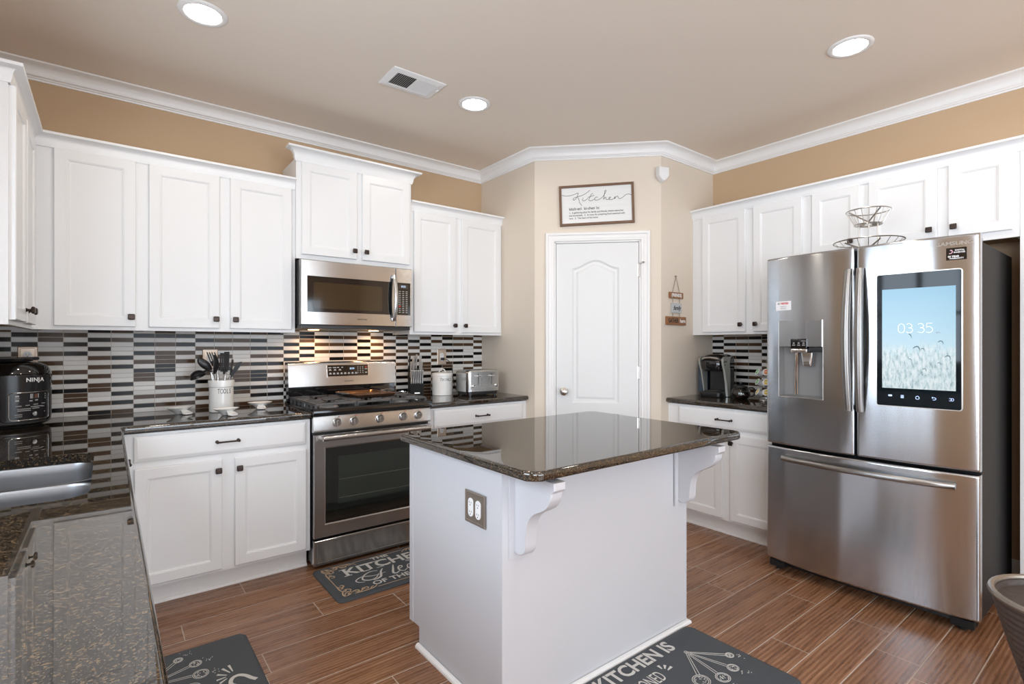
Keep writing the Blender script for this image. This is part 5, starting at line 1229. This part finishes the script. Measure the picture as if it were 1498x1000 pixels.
# tan scroll corners and border
mb = MB(); mb.T = Matrix()
def scroll(cx, cy, sx, sy):
    def P(l): return [(cx+sx*a, cy+sy*b) for a, b in l]
    for l, w_ in (([(.0, .150), (.004, .118), (.020, .105), (.034, .118), (.026, .134), (.014, .126)], .0055), ([(0, .15), (.0, .09), (.006, .06)], .0055), ([(.006, .06), (.03, .075), (.05, .06), (.04, .042), (.026, .05)], .005), ([(0, 0), (.010, .030), (.035, .042), (.045, .025), (.030, .014), (.022, .026)], .006),
                  ([(0, 0), (.030, .008), (.050, .030), (.075, .034), (.080, .018), (.065, .012), (.060, .022)], .006), ([(.0, .0), (-.004, .02), (.004, .05), (.018, .07)], .006), ([(.06, .002), (.09, .012), (.105, .034), (.13, .034), (.132, .018), (.115, .015)], .0055), ([(.05, .0), (.10, .0), (.150, .004), (.175, .018), (.19, .040)], .0055), ([(.012, .05), (.022, .058), (.03, .07)], .006), ([(.02, .004), (.024, .02), (.034, .03)], .006), ([(.085, .003), (.10, .02), (.118, .026)], .006), ([(.01, .09), (.02, .096), (.024, .108)], .006), ([(.14, .006), (.15, .02), (.165, .026)], .005)):
        stroke(mb, P(l), w_, T1, .0006, 5, lambda t: .45+.8*math.sin(PI*t))
x0, x1, y0, y1 = 1.545, 2.217, -1.095, -.712
for cx, cy, sx, sy in ((x0, y0, 1, 1), (x1, y0, -1, 1), (x0, y1, 1, -1), (x1, y1, -1, -1)): scroll(cx, cy, sx, sy)
for a, b, c, d_ in ((x0+.18, x1-.18, y0+.002, y0+.006), (x0-.002, x0+.002, y0+.14, y1-.14), (x1-.002, x1+.002, y0+.14, y1-.14), (x0+.18, x1-.18, y1-.006, y1-.002)): mb.box(a-O1.x, b-O1.x, c-O1.y, d_-O1.y, ZM, ZM+.0006)
mb.build('scroll_border', M['tanp'], m1, smooth=False)
# 2, 3: seasoned mats (same print, local frame: X reading direction, Y up, origin = mat centre; .77 x .51)
def seasoned(label, cx, cy, rz):
    t_ = thing('kitchen_mat', label, 'floor mat', (cx, cy, 0), rz, 'dark printed kitchen mats'); hw_, hh_ = .385, .257
    mb = MB(); mb.loops([[(p[0], p[1], z) for p in rrect(-hw_+i, hw_-i, -hh_+i, hh_-i, .035, 6)] for i, z in ((0, .0008), (0, .005), (.004, .009), (.022, .0145))], True, True); mb.build('mat', M['matb'], t_, sharp=60)
    O = Vector((0, 0, 0))
    mt('KITCHEN IS', .090, -.285, .199, t_, O, b=.0022, sx=.98); mt('SEASONED', .082, -.24, .098, t_, O, b=-.0004, sx=.54)
    mt('WITH', .075, -.20, .0, t_, O, b=.0015, sx=.9); mt('LOVE', .13, -.345, -.13, t_, O, b=.003, sx=.80)
    Tm = Matrix.Translation((0, 0, ZM)); mb = MB()
    for l in ([(.015, .115), (.035, .130)], [(.018, .103), (.048, .108)], [(.006, .122), (.010, .145)]): stroke(mb, l, .010, Tm, .0006, 3, lambda t: .4+.8*t)
    for l in ([(.075, -.135), (.10, -.105)], [(.085, -.148), (.13, -.128)], [(.088, -.158), (.14, -.152)], [(.064, -.130), (.062, -.098)], [(.052, -.132), (.035, -.105)]): stroke(mb, l, .008, Tm, .0006, 3, lambda t: .4+.8*t)
    stroke(mb, [(-.015, -.150), (.01, -.138), (.040, -.148), (.048, -.170), (.03, -.192), (.0, -.208), (-.02, -.222)], .015, Tm)
    mb.build('accent_strokes', M['cream'], t_, smooth=False)
    mb = MB()
    for k, (bx, by, r_) in enumerate(((.305, .005, .018), (.236, -.048, .024), (.148, -.056, .030), (.065, -.015, .036))):
        pv = (.180, .128); dx, dy = bx-pv[0], by-pv[1]; L = math.hypot(dx, dy); ux, uy = dx/L, dy/L
        for s_ in (-1, 1): stroke(mb, [(pv[0]-uy*.003*s_, pv[1]+ux*.003*s_), (bx-ux*r_-uy*.006*s_, by-uy*r_+ux*.006*s_)], .0022, Tm, .0005, 2)
        for q in (1, .80): stroke(mb, [(bx+r_*q*math.cos(a)*1.0, by+r_*q*.9*math.sin(a)) for a in [2*PI*j/14 for j in range(15)]], .0024, Tm, .0005, 2)
        for j in range(16): a = random.random()*2*PI; rr = r_*.68*random.random()**.5; x, y = bx+rr*math.cos(a), by+rr*.9*math.sin(a); mb.box(x-.0018, x+.0018, y-.0018, y+.0018, ZM, ZM+.0005)
        for j in range(8): x, y = bx+ux*(r_+.010+.026*random.random())+(-uy)*.022*(random.random()-.5)*2, by+uy*(r_+.010+.026*random.random())+ux*.022*(random.random()-.5)*2; mb.box(x-.002, x+.002, y-.0014, y+.0014, ZM, ZM+.0005)
    stroke(mb, [(pv[0]+.008*math.cos(a), pv[1]+.008*math.sin(a)) for a in [2*PI*j/10 for j in range(11)]], .0022, Tm, .0005, 2)
    mb.build('spoon_drawing', M['cream'], t_, smooth=False)
    return t_
seasoned('dark printed mat on the floor in front of the island', 2.320, -2.580, 0)
sm = seasoned('dark printed mat on the floor beside the sink counter', .815, -1.510, 90)

# ============================================================ unidentified dark object at the right edge, built as a planter
bk = thing('planter_stand_in', 'dark ribbed planter-shaped stand-in with pewter rim at the right edge of the picture', 'planter', (3.175, -3.515, 0))
mb = MB(); pr = [(0, .001), (.085, .001)]
for k in range(37): t_ = k/36; pr.append((.085+.135*t_**.8+(.003 if k % 2 else 0), .003+.415*t_))
pr += [(.205, .418), (.20, .40), (0, .40)]
mb.lathe(pr, (0, 0, 0), 48); mb.build('basket', M['wicker'], bk, sharp=20)
mb = MB(); mb.tube([(.218*math.cos(a), .218*math.sin(a), .424) for a in [2*PI*j/40 for j in range(40)]], .011, 8, closed=True); mb.build('rim', M['pewter'], bk)
